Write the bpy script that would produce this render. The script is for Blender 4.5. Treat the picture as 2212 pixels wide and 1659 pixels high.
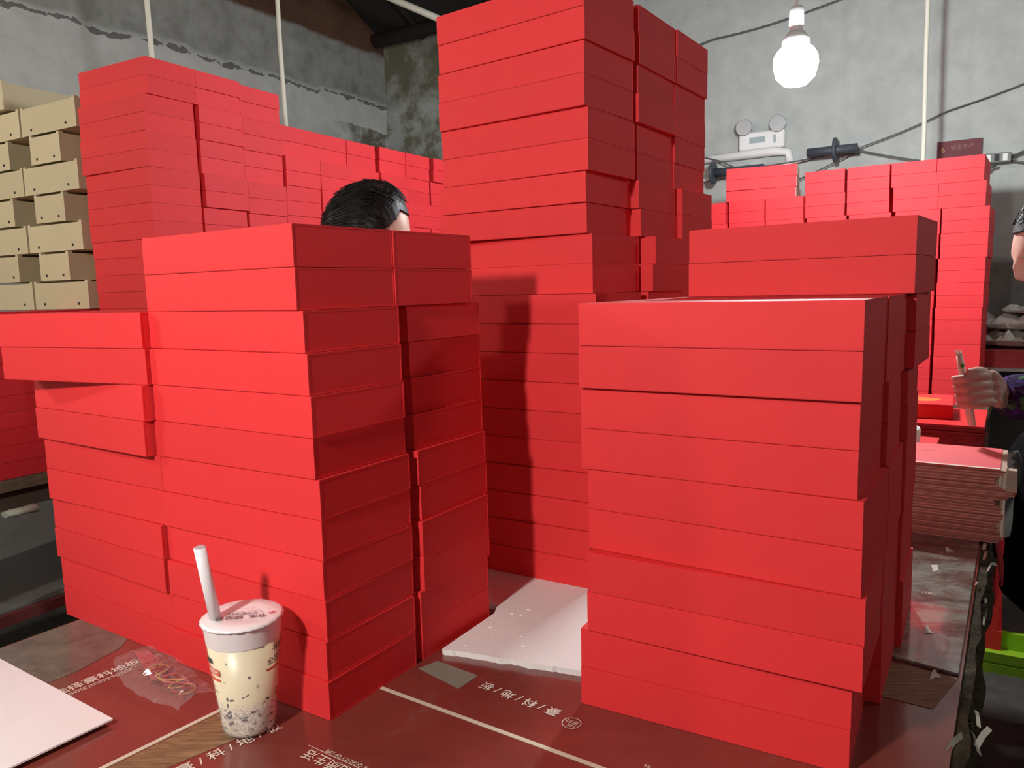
import bpy, bmesh, math, random
from mathutils import Vector, Matrix, noise
random.seed(7)
sc = bpy.context.scene
for o in list(bpy.data.objects): bpy.data.objects.remove(o)
PI = math.pi

# ------------------------------------------------------------------ camera, world, exposure
cam_data = bpy.data.cameras.new('camera'); cam = bpy.data.objects.new('camera', cam_data)
sc.collection.objects.link(cam); sc.camera = cam
cam_data.sensor_fit = 'HORIZONTAL'; cam_data.sensor_width = 36.0
cam_data.lens = 36.0 * 1660.0 / 2212.0
cam_data.clip_start = 0.02
p_, r_ = math.radians(7.0), math.radians(-1.44)
fw = Vector((0, math.cos(p_), -math.sin(p_))); rt = Vector((1, 0, 0)); up = rt.cross(fw)
rt2 = rt * math.cos(r_) + up * math.sin(r_); up2 = -rt * math.sin(r_) + up * math.cos(r_)
M = Matrix((rt2, up2, -fw)).transposed().to_4x4(); M.translation = Vector((0, 0, 0.5))
cam.matrix_world = M

w = bpy.data.worlds.new('world'); sc.world = w; w.use_nodes = True
w.node_tree.nodes['Background'].inputs[0].default_value = (0.86, 0.93, 1.0, 1)
w.node_tree.nodes['Background'].inputs[1].default_value = 0.05
vs = sc.view_settings
vs.view_transform = 'Standard'; vs.look = 'None'; vs.exposure = 0.0; vs.gamma = 1.0
vs.use_curve_mapping = False
BULB_STRENGTH = dict(back=500.0, left=640.0, behind=120.0, far=560.0, right=300.0)

# ------------------------------------------------------------------ helpers
coll = sc.collection
MATS = {}
def mat(name, col, rough=0.6, metal=0.0, spec=0.5, emit=None, estr=0, trans=0.0, alpha=1.0, coat=0.0, ior=None):
    m = bpy.data.materials.new(name); m.use_nodes = True
    b = m.node_tree.nodes['Principled BSDF']
    b.inputs['Base Color'].default_value = (*col, 1); b.inputs['Roughness'].default_value = rough
    b.inputs['Metallic'].default_value = metal; b.inputs['Specular IOR Level'].default_value = spec
    b.inputs['Transmission Weight'].default_value = trans; b.inputs['Alpha'].default_value = alpha
    b.inputs['Coat Weight'].default_value = coat
    if ior: b.inputs['IOR'].default_value = ior
    if emit: b.inputs['Emission Color'].default_value = (*emit, 1); b.inputs['Emission Strength'].default_value = estr
    MATS[name] = m; return m
def nodes(m): return m.node_tree.nodes, m.node_tree.links, m.node_tree.nodes['Principled BSDF']
def texco(m, scale=(1, 1, 1), kind='Object'):
    n, l, b = nodes(m); tc = n.new('ShaderNodeTexCoord'); mp = n.new('ShaderNodeMapping')
    mp.inputs['Scale'].default_value = scale; l.new(tc.outputs[kind], mp.inputs[0]); return mp.outputs[0]
def noise_tex(m, vec, scale, detail=4, rough=.55, dist=0):
    n, l, b = nodes(m); t = n.new('ShaderNodeTexNoise'); t.inputs['Scale'].default_value = scale
    t.inputs['Detail'].default_value = detail; t.inputs['Roughness'].default_value = rough; t.inputs['Distortion'].default_value = dist
    l.new(vec, t.inputs['Vector']); return t.outputs['Fac']
def ramp(m, fac, stops):
    n, l, b = nodes(m); r = n.new('ShaderNodeValToRGB'); l.new(fac, r.inputs[0])
    e = r.color_ramp.elements
    while len(e) < len(stops): e.new(.5)
    for i, (p, c) in enumerate(stops): e[i].position = p; e[i].color = (*c, 1) if len(c) == 3 else c
    return r.outputs[0]
def mixc(m, fac, a, b_, mode='MIX'):
    n, l, b = nodes(m); x = n.new('ShaderNodeMix'); x.data_type = 'RGBA'; x.blend_type = mode
    for sock, v in ((x.inputs[0], fac), (x.inputs[6], a), (x.inputs[7], b_)):
        if isinstance(v, (int, float)): sock.default_value = v
        elif isinstance(v, tuple): sock.default_value = (*v, 1)
        else: l.new(v, sock)
    return x.outputs[2]
def math_n(m, op, a, b_=None):
    n, l, b = nodes(m); x = n.new('ShaderNodeMath'); x.operation = op
    for i, v in enumerate((a, b_)):
        if v is None: continue
        if isinstance(v, (int, float)): x.inputs[i].default_value = v
        else: l.new(v, x.inputs[i])
    return x.outputs[0]
def bump(m, h, strength=.2, dist=.001):
    n, l, b = nodes(m); x = n.new('ShaderNodeBump'); x.inputs['Strength'].default_value = strength
    x.inputs['Distance'].default_value = dist; l.new(h, x.inputs['Height']); l.new(x.outputs[0], b.inputs['Normal'])
def setc(m, c): nodes(m)[1].new(c, nodes(m)[2].inputs['Base Color'])

def link(name, me, m=None, parent=None, loc=None, rotz=0):
    o = bpy.data.objects.new(name, me); coll.objects.link(o)
    if m is not None and me is not None:
        for x in (m if isinstance(m, (list, tuple)) else [m]):
            me.materials.append(x)
    if parent: o.parent = parent
    if loc is not None: o.location = loc
    if rotz: o.rotation_euler = (0, 0, rotz)
    return o
def tag(o, label=None, cat=None, group=None, kind=None):
    if label: o['label'] = label
    if cat: o['category'] = cat
    if group: o['group'] = group
    if kind: o['kind'] = kind
    return o
def thing(name, label, cat, loc=(0, 0, 0), rotz=0, group=None):
    o = bpy.data.objects.new(name, None); coll.objects.link(o); o.location = loc; o.rotation_euler = (0, 0, rotz)
    o.empty_display_size = .05
    return tag(o, label, cat, group)
class MB:
    """collects geometry for one mesh"""
    def __init__(s): s.v = []; s.f = []; s.mi = []; s.sm = []
    def add(s, vs_, fs, mi=0, smooth=False):
        o = len(s.v); s.v += [tuple(v) for v in vs_]
        for f in fs: s.f.append([o + i for i in f]); s.mi.append(mi); s.sm.append(smooth)
        return s
    def box(s, c, d, mi=0, rot=None):
        x, y, z = [q / 2 for q in d]; pts = [Vector((i * x, j * y, k * z)) for i in (-1, 1) for j in (-1, 1) for k in (-1, 1)]
        if rot is not None: pts = [rot @ q for q in pts]
        pts = [q + Vector(c) for q in pts]
        return s.add(pts, [(0, 1, 3, 2), (4, 6, 7, 5), (0, 4, 5, 1), (2, 3, 7, 6), (0, 2, 6, 4), (1, 5, 7, 3)], mi)
    def bbox(s, lo, hi, mi=0):
        return s.box([(a + b) / 2 for a, b in zip(lo, hi)], [b - a for a, b in zip(lo, hi)], mi)
    def lathe(s, prof, n=24, c=(0, 0, 0), mi=0, smooth=True, caps=True, rot=None):
        pts = []
        for r, z in prof:
            for i in range(n):
                a = 2 * PI * i / n; q = Vector((r * math.cos(a), r * math.sin(a), z))
                if rot is not None: q = rot @ q
                pts.append(q + Vector(c))
        fs = []
        for k in range(len(prof) - 1):
            for i in range(n): fs.append((k * n + i, k * n + (i + 1) % n, (k + 1) * n + (i + 1) % n, (k + 1) * n + i))
        s.add(pts, fs, mi, smooth)
        if caps:
            o = len(s.v) - len(pts)
            s.f.append([o + i for i in reversed(range(n))]); s.mi.append(mi); s.sm.append(False)
            s.f.append([o + (len(prof) - 1) * n + i for i in range(n)]); s.mi.append(mi); s.sm.append(False)
        return s
    def tube(s, pts, r, n=8, mi=0):
        pts = [Vector(p) for p in pts]; R_ = r if isinstance(r, (list, tuple)) else [r] * len(pts)
        rings = []; up_ = Vector((0, 0, 1))
        for i, p in enumerate(pts):
            d = (pts[min(i + 1, len(pts) - 1)] - pts[max(i - 1, 0)]).normalized()
            if abs(d.dot(up_)) > .95: up_ = Vector((1, 0, 0))
            x = d.cross(up_).normalized(); y = d.cross(x).normalized(); up_ = -y if False else up_
            rings.append([p + (x * math.cos(2 * PI * k / n) + y * math.sin(2 * PI * k / n)) * R_[i] for k in range(n)])
        vs_ = [q for rg in rings for q in rg]; fs = []
        for i in range(len(pts) - 1):
            for k in range(n): fs.append((i * n + k, i * n + (k + 1) % n, (i + 1) * n + (k + 1) % n, (i + 1) * n + k))
        fs.append(tuple(range(n))); fs.append(tuple((len(pts) - 1) * n + k for k in reversed(range(n))))
        return s.add(vs_, fs, mi, True)
    def prism(s, poly, z0, z1, mi=0, topmi=None):
        n = len(poly); vs_ = [(x, y, z0) for x, y in poly] + [(x, y, z1) for x, y in poly]
        s.add(vs_, [tuple(reversed(range(n)))] + [(i, (i + 1) % n, n + (i + 1) % n, n + i) for i in range(n)], mi)
        s.f.append([len(s.v) - n + i for i in range(n)]); s.mi.append(mi if topmi is None else topmi); s.sm.append(False)
        return s
    def mesh(s, name, bevel=0):
        me = bpy.data.meshes.new(name); me.from_pydata(s.v, [], s.f)
        me.polygons.foreach_set('material_index', s.mi); me.polygons.foreach_set('use_smooth', s.sm)
        bm = bmesh.new(); bm.from_mesh(me); bmesh.ops.recalc_face_normals(bm, faces=bm.faces)
        if bevel: bmesh.ops.bevel(bm, geom=[e for e in bm.edges if e.calc_face_angle(0) > .5], offset=bevel, segments=1, affect='EDGES', clamp_overlap=True)
        bm.to_mesh(me); bm.free(); return me
    def build(s, name, m, parent=None, bevel=0, **k): return link(name, s.mesh(name, bevel), m, parent, **k)

def rad(d): return math.radians(d)
def ab(ang):  # unit vectors along a row and away from the camera
    a = rad(ang); return Vector((math.cos(a), math.sin(a), 0)), Vector((-math.sin(a), math.cos(a), 0))

# ------------------------------------------------------------------ materials
def paper(name, col, var=.05, rough=.62, sc_=1.0):
    m = mat(name, col, rough, spec=.28); v = texco(m, (60 * sc_, 60 * sc_, 420 * sc_))
    f = noise_tex(m, v, 6, 3); big = noise_tex(m, texco(m, (1, 1, 1)), 9, 2)
    lo = tuple(c * (1 - var) for c in col); hi = tuple(min(1, c * (1 + var)) for c in col)
    base = mixc(m, .35, ramp(m, f, [(.3, lo), (.7, hi)]), ramp(m, big, [(.35, lo), (.65, hi)]))
    n, l, b = nodes(m); oi = n.new('ShaderNodeObjectInfo')
    setc(m, mixc(m, 1.0, base, ramp(m, oi.outputs['Random'], [(0, (.90, .90, .90)), (1, (1, 1, 1))]), 'MULTIPLY'))
    bump(m, f, .12, .0004); return m
red = paper('red_linen_paper', (0.78, 0.034, 0.036))
red_tray = paper('red_tray_paper', (0.76, 0.030, 0.034))
red_far = paper('red_paper_far', (0.78, 0.036, 0.045))
cream_board = paper('cream_board', (0.75, 0.62, 0.50))
kraft = paper('kraft_board', (0.64, 0.53, 0.33), .06, .8)
dark_hole = mat('dark_hole', (.02, .018, .015), .9)
foam_m = mat('foam', (.86, .82, .78), .55, spec=.3)
v = texco(foam_m); f = noise_tex(foam_m, v, 240, 2); bump(foam_m, f, .35, .0012)
black = mat('black', (.012, .012, .013), .6); black_cloth = mat('black_cloth', (.007, .007, .008), .95, spec=.08)
white_plastic = mat('white_plastic', (.8, .8, .78), .35)
pole_m = mat('pole_cream', (.78, .75, .62), .5)
steel = mat('steel', (.55, .56, .58), .35, metal=.9)
dark_pipe = mat('dark_pipe', (.06, .07, .09), .5)
wire_m = mat('wire', (.10, .10, .10), .5)
skin = mat('skin', (.62, .36, .26), .5); skin_b = mat('skin_worn', (.60, .36, .29), .5)
hair_m = mat('hair_black', (.010, .007, .006), .5, spec=.3)
hair_g = mat('hair_greying', (.045, .042, .04), .6, spec=.3)

# floor / walls
floor_m = mat('floor_concrete', (.05, .045, .038), .85)
v = texco(floor_m); f = noise_tex(floor_m, v, 14, 6)
setc(floor_m, ramp(floor_m, f, [(.3, (.035, .031, .026)), (.7, (.075, .066, .055))])); bump(floor_m, f, .4, .004)

def wall_material(name, bands):
    m = mat(name, (.5, .5, .5), .85, spec=.2)
    n, l, b = nodes(m); tc = n.new('ShaderNodeTexCoord'); sp = n.new('ShaderNodeSeparateXYZ'); l.new(tc.outputs['Object'], sp.inputs[0])
    wob = noise_tex(m, tc.outputs['Object'], 2.2, 6, .65); wob2 = noise_tex(m, tc.outputs['Object'], 9, 5, .6)
    zz = math_n(m, 'ADD', sp.outputs[2], math_n(m, 'MULTIPLY', math_n(m, 'SUBTRACT', wob, .5), bands.get('wob', .12)))
    return m, n, l, b, tc, sp, wob, wob2, zz
# left (gable) wall: plaster, then grey concrete ring beam, then bare brick
ml, n, l, b, tc, sp, wob, wob2, zz = wall_material('wall_left_plaster', {'wob': .16})
plaster = ramp(ml, wob2, [(.25, (.48, .48, .45)), (.55, (.60, .60, .56)), (.8, (.66, .66, .62))])
conc = ramp(ml, wob2, [(.25, (.20, .20, .175)), (.5, (.33, .33, .30)), (.8, (.44, .44, .40))])
brickc = ramp(ml, wob, [(.3, (.05, .034, .024)), (.55, (.13, .065, .04)), (.8, (.17, .12, .085))])
f1 = ramp(ml, math_n(ml, 'MULTIPLY', math_n(ml, 'SUBTRACT', zz, 1.765), 30), [(0, (0, 0, 0)), (1, (1, 1, 1))])
f2 = ramp(ml, math_n(ml, 'MULTIPLY', math_n(ml, 'SUBTRACT', zz, 2.09), 40), [(0, (0, 0, 0)), (1, (1, 1, 1))])
ln = math_n(ml, 'LESS_THAN', math_n(ml, 'ABSOLUTE', math_n(ml, 'SUBTRACT', zz, 1.765)), math_n(ml, 'MULTIPLY', math_n(ml, 'SUBTRACT', wob2, .42), .09))
c0 = mixc(ml, f1, plaster, conc); c0 = mixc(ml, f2, c0, brickc); c0 = mixc(ml, math_n(ml, 'MULTIPLY', ln, .75), c0, (.05, .045, .035))
# damp stains next to the corner (object x runs towards the corner)
xs = math_n(ml, 'MULTIPLY', math_n(ml, 'SUBTRACT', sp.outputs[0], -.62), 3.0)
st = math_n(ml, 'MULTIPLY', ramp(ml, xs, [(0, (0, 0, 0)), (1, (1, 1, 1))]), ramp(ml, noise_tex(ml, tc.outputs['Object'], 5, 6, .7), [(.42, (0, 0, 0)), (.56, (1, 1, 1))]))
st = math_n(ml, 'MULTIPLY', st, ramp(ml, sp.outputs[2], [(.0, (1, 1, 1)), (1.0, (1, 1, 1))]))
low = math_n(ml, 'LESS_THAN', zz, 1.60)
c0 = mixc(ml, math_n(ml, 'MULTIPLY', math_n(ml, 'MULTIPLY', st, low), .85), c0, (.085, .075, .045))
setc(ml, c0); bump(ml, wob2, .5, .01)
# right (back) wall: pale plaster, dark dado, stains by the corner
mr, n, l, b, tc, sp, wob, wob2, zz = wall_material('wall_back_plaster', {'wob': .05})
plaster = ramp(mr, wob2, [(.2, (.38, .395, .375)), (.6, (.49, .505, .48)), (.85, (.56, .575, .55))])
f1 = ramp(mr, math_n(mr, 'MULTIPLY', math_n(mr, 'SUBTRACT', .60, zz), 25), [(0, (0, 0, 0)), (1, (1, 1, 1))])
c0 = mixc(mr, f1, plaster, ramp(mr, wob2, [(.3, (.13, .13, .115)), (.7, (.22, .21, .19))]))
near = ramp(mr, math_n(mr, 'MULTIPLY', math_n(mr, 'SUBTRACT', .95, sp.outputs[0]), 3.5), [(0, (0, 0, 0)), (1, (1, 1, 1))])
hi = ramp(mr, math_n(mr, 'MULTIPLY', math_n(mr, 'SUBTRACT', zz, 1.72), 12), [(0, (0, 0, 0)), (1, (1, 1, 1))])
c0 = mixc(mr, math_n(mr, 'MULTIPLY', math_n(mr, 'MULTIPLY', near, hi), .8), c0, ramp(mr, wob2, [(.3, (.20, .20, .17)), (.7, (.38, .38, .34))]))
stf = ramp(mr, noise_tex(mr, tc.outputs['Object'], 4.2, 7, .7), [(.43, (0, 0, 0)), (.55, (1, 1, 1))])
c0 = mixc(mr, math_n(mr, 'MULTIPLY', math_n(mr, 'MULTIPLY', near, stf), .85), c0, (.15, .145, .085))
setc(mr, c0); bump(mr, wob2, .3, .008)
roof_m = mat('roof_underside', (.02, .017, .015), .9)
beam_m = mat('roof_beam', (.035, .027, .02), .85)

# ------------------------------------------------------------------ setting
aW, bW = ab(-32.0)
corner = Vector((-.82, 5.5, 0))
# left wall runs from the corner towards the viewer; object x = distance towards the corner (0 at the corner)
def slab(name, origin, xdir, x0, x1, z0, z1, th, m, ndiv=1):
    mb = MB(); mb.bbox((x0, 0, z0), (x1, th, z1))
    o = mb.build(name, m); o.location = origin
    o.rotation_euler = (0, 0, math.atan2(xdir.y, xdir.x)); return tag(o, kind='structure')
slab('wall_left', corner + aW * 0, bW, -6.5, 0.0, -.76, 4.6, .2, ml)
slab('wall_back', corner, aW, 0, 6.5, -.76, 4.6, .2, mr)
fl = MB(); fl.bbox((-6, -2.5, -.80), (6.5, 7.5, -.76)); tag(fl.build('floor', floor_m), kind='structure')
# sloping roof: low over the back wall, rising towards the viewer
mb = MB(); sl = math.tan(rad(27))
e0 = corner - aW * .6 + bW * .4; L_ = 7.2; D_ = 6.0
pts = []
for t in (0, D_):
    for s_ in (0, L_):
        q = e0 + aW * s_ - bW * t; pts.append(Vector((q.x, q.y, 2.19 - .4 * sl + t * sl)))
pts += [q + Vector((0, 0, .05)) for q in pts]
mb.add(pts, [(0, 1, 3, 2), (4, 6, 7, 5), (0, 4, 5, 1), (2, 3, 7, 6), (0, 2, 6, 4), (1, 5, 7, 3)])
ceil = tag(mb.build('ceiling', roof_m), kind='structure')
# battens and purlins under the roof
for t, r in ((.10, .045), (.85, .05), (1.75, .05)):
    q0 = corner + aW * .02 - bW * t; q1 = q0 + aW * 6.0; z = 2.17 + t * sl - r
    o = MB().tube([(q0.x, q0.y, z), (q1.x, q1.y, z)], r, 10).build('roof_beam', beam_m); o.parent = ceil
for s_ in (.35, .95, 1.6, 2.3, 3.0, 3.7, 4.4):
    q0 = corner + aW * s_; q1 = q0 - bW * 3.5
    mbb = MB(); mbb.tube([(q0.x, q0.y, 2.17), (q1.x, q1.y, 2.17 + 3.5 * sl)], .022, 6)
    o = mbb.build('roof_batten', beam_m); o.parent = ceil

BOXES = {
'A1': {0:(-0.2240,0.8516,-32.43), 1:(-0.2248,0.8544,-32.95), 2:(-0.2234,0.8570,-31.95), 3:(-0.2245,0.8578,-32.78), 4:(-0.2232,0.8580,-31.88), 5:(-0.2227,0.8576,-32.16), 6:(-0.2274,0.8586,-32.12), 7:(-0.2266,0.8560,-32.64), 8:(-0.2284,0.8576,-32.64), 9:(-0.2315,0.8619,-33.33), 10:(-0.2385,0.8640,-34.50), 11:(-0.2389,0.8640,-34.50)},
'B1': {0:(-0.1306,0.9971,-32.86), 1:(-0.1306,0.9976,-32.78), 2:(-0.1250,1.0023,-31.69), 3:(-0.1253,1.0033,-31.80), 4:(-0.1264,1.0092,-31.96), 5:(-0.1280,1.0066,-32.14), 6:(-0.1323,1.0130,-32.74), 7:(-0.1339,1.0188,-33.25), 8:(-0.1362,1.0239,-33.93), 9:(-0.1366,1.0190,-34.07), 10:(-0.1465,0.9957,-35.10), 11:(-0.1469,0.9957,-35.10)},
'A2': {0:(-0.4757,1.0182,-33.50), 1:(-0.4764,1.0188,-33.54), 2:(-0.4832,1.0165,-34.08), 3:(-0.4831,1.0162,-34.30), 4:(-0.4773,1.0177,-32.31), 5:(-0.4761,1.0169,-32.31), 6:(-0.4922,1.0105,-34.33), 7:(-0.4896,1.0085,-34.36), 8:(-0.4830,1.0125,-24.68), 9:(-0.4866,1.0145,-24.48)},
'R1': {0:(0.3333,0.7287,-29.93), 1:(0.3336,0.7279,-29.96), 2:(0.3370,0.7134,-31.48), 3:(0.3374,0.7125,-31.51), 4:(0.3339,0.7156,-34.16), 5:(0.3340,0.7157,-34.07), 6:(0.3303,0.7216,-32.78), 7:(0.3306,0.7214,-32.77), 8:(0.3279,0.7138,-32.74), 9:(0.3283,0.7137,-32.79)},
'R2': {0:(0.4275,0.8588,-32.03), 1:(0.4269,0.8586,-32.11), 2:(0.4237,0.8534,-32.11), 3:(0.4237,0.8525,-31.98), 4:(0.4289,0.8580,-32.07), 5:(0.4290,0.8583,-32.02), 6:(0.4252,0.8592,-31.87), 7:(0.4253,0.8593,-31.78), 8:(0.4189,0.8532,-34.01), 9:(0.4189,0.8524,-34.09)},
'R3': {0:(0.5199,0.9924,-31.68), 1:(0.5194,0.9921,-31.74), 2:(0.5143,0.9910,-32.15), 3:(0.5143,0.9908,-32.07), 4:(0.5171,0.9921,-32.06), 5:(0.5173,0.9925,-31.98), 6:(0.5168,0.9912,-31.93), 7:(0.5156,0.9921,-31.87), 8:(0.5169,0.9806,-34.27), 9:(0.5164,0.9800,-34.16)},
'RT': {10:(0.5033,0.9609,-36.59), 11:(0.5036,0.9612,-36.70)},
'T1': {0:(0.1201,1.2123,-31.53), 1:(0.1202,1.2129,-31.64), 2:(0.1215,1.2150,-31.75), 3:(0.1224,1.2161,-31.85), 4:(0.1265,1.2173,-31.90), 5:(0.1232,1.2189,-32.06), 6:(0.1237,1.2200,-32.12), 7:(0.1282,1.2212,-32.30), 8:(0.1298,1.2232,-32.42), 9:(0.1352,1.2151,-35.59), 10:(0.1336,1.2436,-36.75), 11:(0.1346,1.2539,-36.99), 12:(0.1262,1.2516,-34.37), 13:(0.1246,1.2452,-34.88), 14:(0.1282,1.2362,-35.87), 15:(0.1287,1.2367,-35.71), 16:(0.1226,1.2290,-36.62), 17:(0.1231,1.2297,-36.74), 18:(0.1238,1.2247,-37.22), 19:(0.1230,1.2247,-37.00)},
'T2': {0:(0.2196,1.3705,-34.06), 1:(0.2193,1.3706,-33.93), 2:(0.2187,1.3702,-34.12), 3:(0.2187,1.3697,-33.91), 4:(0.2187,1.3705,-33.96), 5:(0.2195,1.3696,-33.94), 6:(0.2194,1.3707,-34.11), 7:(0.2188,1.3697,-34.06), 8:(0.2190,1.3700,-34.04), 9:(0.2441,1.3616,-33.94), 10:(0.2528,1.3650,-35.16), 11:(0.2592,1.3734,-35.06), 12:(0.2329,1.3726,-34.97), 13:(0.2293,1.3682,-34.80), 14:(0.2273,1.3739,-34.07), 15:(0.2270,1.3742,-34.04), 16:(0.2293,1.3642,-35.32), 17:(0.2288,1.3694,-33.91), 18:(0.2315,1.3672,-34.25), 19:(0.2303,1.3675,-34.23)},
'T3': {0:(0.3103,1.5048,-33.92), 1:(0.3105,1.5055,-33.98), 2:(0.3099,1.5056,-34.11), 3:(0.3099,1.5047,-33.92), 4:(0.3107,1.5058,-33.98), 5:(0.3103,1.5055,-34.09), 6:(0.3101,1.5053,-33.92), 7:(0.3104,1.5056,-34.03), 8:(0.3102,1.5048,-34.00), 9:(0.3123,1.5091,-33.94), 10:(0.3201,1.5199,-34.08), 11:(0.3261,1.5286,-33.95), 12:(0.3345,1.4997,-34.58), 13:(0.3339,1.4987,-34.44), 14:(0.3193,1.5054,-34.15), 15:(0.3211,1.5044,-34.02), 16:(0.3213,1.5030,-34.15), 17:(0.3205,1.5029,-34.05), 18:(0.3252,1.5017,-34.11), 19:(0.3253,1.5010,-34.18)},
'W1': {0:(-0.9646,2.1605,-29.56), 1:(-0.9646,2.1598,-29.52), 2:(-0.9647,2.1595,-29.60), 3:(-0.9646,2.1598,-29.53), 4:(-0.9649,2.1602,-29.62), 5:(-0.9652,2.1599,-29.50), 6:(-0.9653,2.1601,-29.39), 7:(-0.9651,2.1601,-29.59), 8:(-0.9653,2.1602,-29.59), 9:(-0.9645,2.1605,-29.60), 10:(-0.9645,2.1598,-29.43), 11:(-0.9663,2.1589,-29.44), 12:(-0.9662,2.1596,-29.54), 13:(-0.9674,2.1591,-29.43), 14:(-0.9751,2.1565,-30.47), 15:(-0.9752,2.1572,-30.44), 16:(-0.9757,2.1567,-30.76), 17:(-0.9755,2.1570,-30.87), 18:(-0.9738,2.1549,-29.08), 19:(-0.9739,2.1553,-29.13), 20:(-0.9780,2.1555,-30.47), 21:(-0.9789,2.1552,-30.79), 22:(-0.9660,2.1598,-29.33), 23:(-0.9649,2.1602,-29.43)},
'W2': {10:(-0.8843,2.3013,-29.50), 11:(-0.8878,2.3030,-29.54), 12:(-0.8867,2.3027,-29.54), 13:(-0.8863,2.3019,-29.56), 14:(-0.8897,2.3025,-29.58), 15:(-0.8904,2.3021,-29.44), 16:(-0.8806,2.3009,-29.52), 17:(-0.8811,2.3013,-29.48), 18:(-0.8882,2.3018,-29.43), 19:(-0.8881,2.3029,-29.53), 20:(-0.8848,2.3009,-29.46), 21:(-0.8847,2.3015,-29.50), 22:(-0.8893,2.3006,-29.46), 23:(-0.8864,2.3001,-29.49)},
'W3': {10:(-0.8043,2.4437,-29.48), 11:(-0.8089,2.4467,-29.59), 12:(-0.8016,2.4425,-29.56), 13:(-0.8016,2.4427,-29.40), 14:(-0.8050,2.4463,-29.41), 15:(-0.8053,2.4468,-29.45), 16:(-0.8021,2.4420,-29.41), 17:(-0.8025,2.4418,-29.50), 18:(-0.8104,2.4433,-29.58), 19:(-0.8099,2.4439,-29.49), 20:(-0.8072,2.4413,-29.44), 21:(-0.8064,2.4420,-29.40), 22:(-0.8108,2.4405,-29.48), 23:(-0.8090,2.4406,-29.59)},
'W4': {10:(-0.7246,2.5852,-29.52), 11:(-0.7258,2.5839,-29.59), 12:(-0.7282,2.5869,-29.51), 13:(-0.7278,2.5878,-29.61), 14:(-0.7261,2.5862,-29.57), 15:(-0.7258,2.5860,-29.58), 16:(-0.7238,2.5835,-29.45), 17:(-0.7236,2.5844,-29.51), 18:(-0.7206,2.5817,-29.42), 19:(-0.7201,2.5818,-29.60), 20:(-0.7354,2.5849,-29.61), 21:(-0.7339,2.5853,-29.46)},
'W5': {10:(-0.6434,2.7274,-29.43), 11:(-0.6401,2.7241,-29.61), 12:(-0.6452,2.7286,-29.55), 13:(-0.6455,2.7282,-29.53), 14:(-0.6449,2.7286,-29.44), 15:(-0.6454,2.7288,-29.49), 16:(-0.6400,2.7239,-29.43), 17:(-0.6399,2.7240,-29.58), 18:(-0.6411,2.7266,-29.50), 19:(-0.6417,2.7270,-29.61), 20:(-0.6590,2.7262,-29.56), 21:(-0.6574,2.7262,-29.51)},
'W6': {10:(-0.5639,2.8692,-29.60), 11:(-0.5595,2.8680,-29.59), 12:(-0.5645,2.8672,-29.56), 13:(-0.5643,2.8670,-29.47), 14:(-0.5642,2.8672,-29.57), 15:(-0.5636,2.8672,-29.43), 16:(-0.5617,2.8699,-29.58), 17:(-0.5622,2.8706,-29.59), 18:(-0.5681,2.8742,-29.60), 19:(-0.5673,2.8742,-29.42), 20:(-0.5782,2.8664,-29.54), 21:(-0.5769,2.8668,-29.48)},
'W7': {10:(-0.4834,3.0112,-29.45), 11:(-0.4810,3.0084,-29.50), 12:(-0.4874,3.0139,-29.46), 13:(-0.4876,3.0137,-29.54), 14:(-0.4788,3.0069,-29.57), 15:(-0.4791,3.0079,-29.45), 16:(-0.4779,3.0121,-29.49), 17:(-0.4782,3.0121,-29.40), 18:(-0.4781,3.0088,-29.38), 19:(-0.4783,3.0083,-29.40), 20:(-0.4833,3.0101,-29.50), 21:(-0.4814,3.0105,-29.52)},
'W8': {10:(-0.4028,3.1528,-29.60), 11:(-0.4043,3.1552,-29.60), 12:(-0.4057,3.1571,-29.38), 13:(-0.4055,3.1563,-29.58), 14:(-0.4052,3.1540,-29.53), 15:(-0.4048,3.1537,-29.51), 16:(-0.3984,3.1521,-29.43), 17:(-0.3988,3.1520,-29.49), 18:(-0.4041,3.1512,-29.44), 19:(-0.4038,3.1517,-29.43), 20:(-0.4019,3.1483,-29.52), 21:(-0.3999,3.1486,-29.55)},
'W9': {10:(-0.3230,3.2947,-29.61), 11:(-0.3247,3.2982,-29.46), 12:(-0.3180,3.2937,-29.44), 13:(-0.3173,3.2941,-29.42), 14:(-0.3234,3.2929,-29.47), 15:(-0.3225,3.2940,-29.51), 16:(-0.3200,3.2954,-29.52), 17:(-0.3205,3.2948,-29.58), 18:(-0.3194,3.2963,-29.54), 19:(-0.3197,3.2967,-29.51), 20:(-0.3060,3.2918,-29.52), 21:(-0.3038,3.2920,-29.61)},
'W10': {10:(-0.2426,3.4365,-29.45), 11:(-0.2412,3.4362,-29.46), 12:(-0.2434,3.4382,-29.47), 13:(-0.2443,3.4382,-29.58), 14:(-0.2431,3.4389,-29.39), 15:(-0.2423,3.4390,-29.53), 16:(-0.2458,3.4377,-29.60), 17:(-0.2457,3.4368,-29.60), 18:(-0.2412,3.4381,-29.42), 19:(-0.2421,3.4378,-29.39), 20:(-0.2278,3.4359,-29.49), 21:(-0.2259,3.4359,-29.40)},
'W11': {10:(-0.1621,3.5789,-29.59), 11:(-0.1648,3.5835,-29.58), 12:(-0.1642,3.5817,-29.39), 13:(-0.1646,3.5821,-29.59), 14:(-0.1623,3.5814,-29.59), 15:(-0.1625,3.5817,-29.40), 16:(-0.1672,3.5802,-29.38), 17:(-0.1680,3.5794,-29.39), 18:(-0.1621,3.5793,-29.54), 19:(-0.1616,3.5802,-29.48), 20:(-0.1607,3.5826,-29.42), 21:(-0.1601,3.5830,-29.58)},
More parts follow.
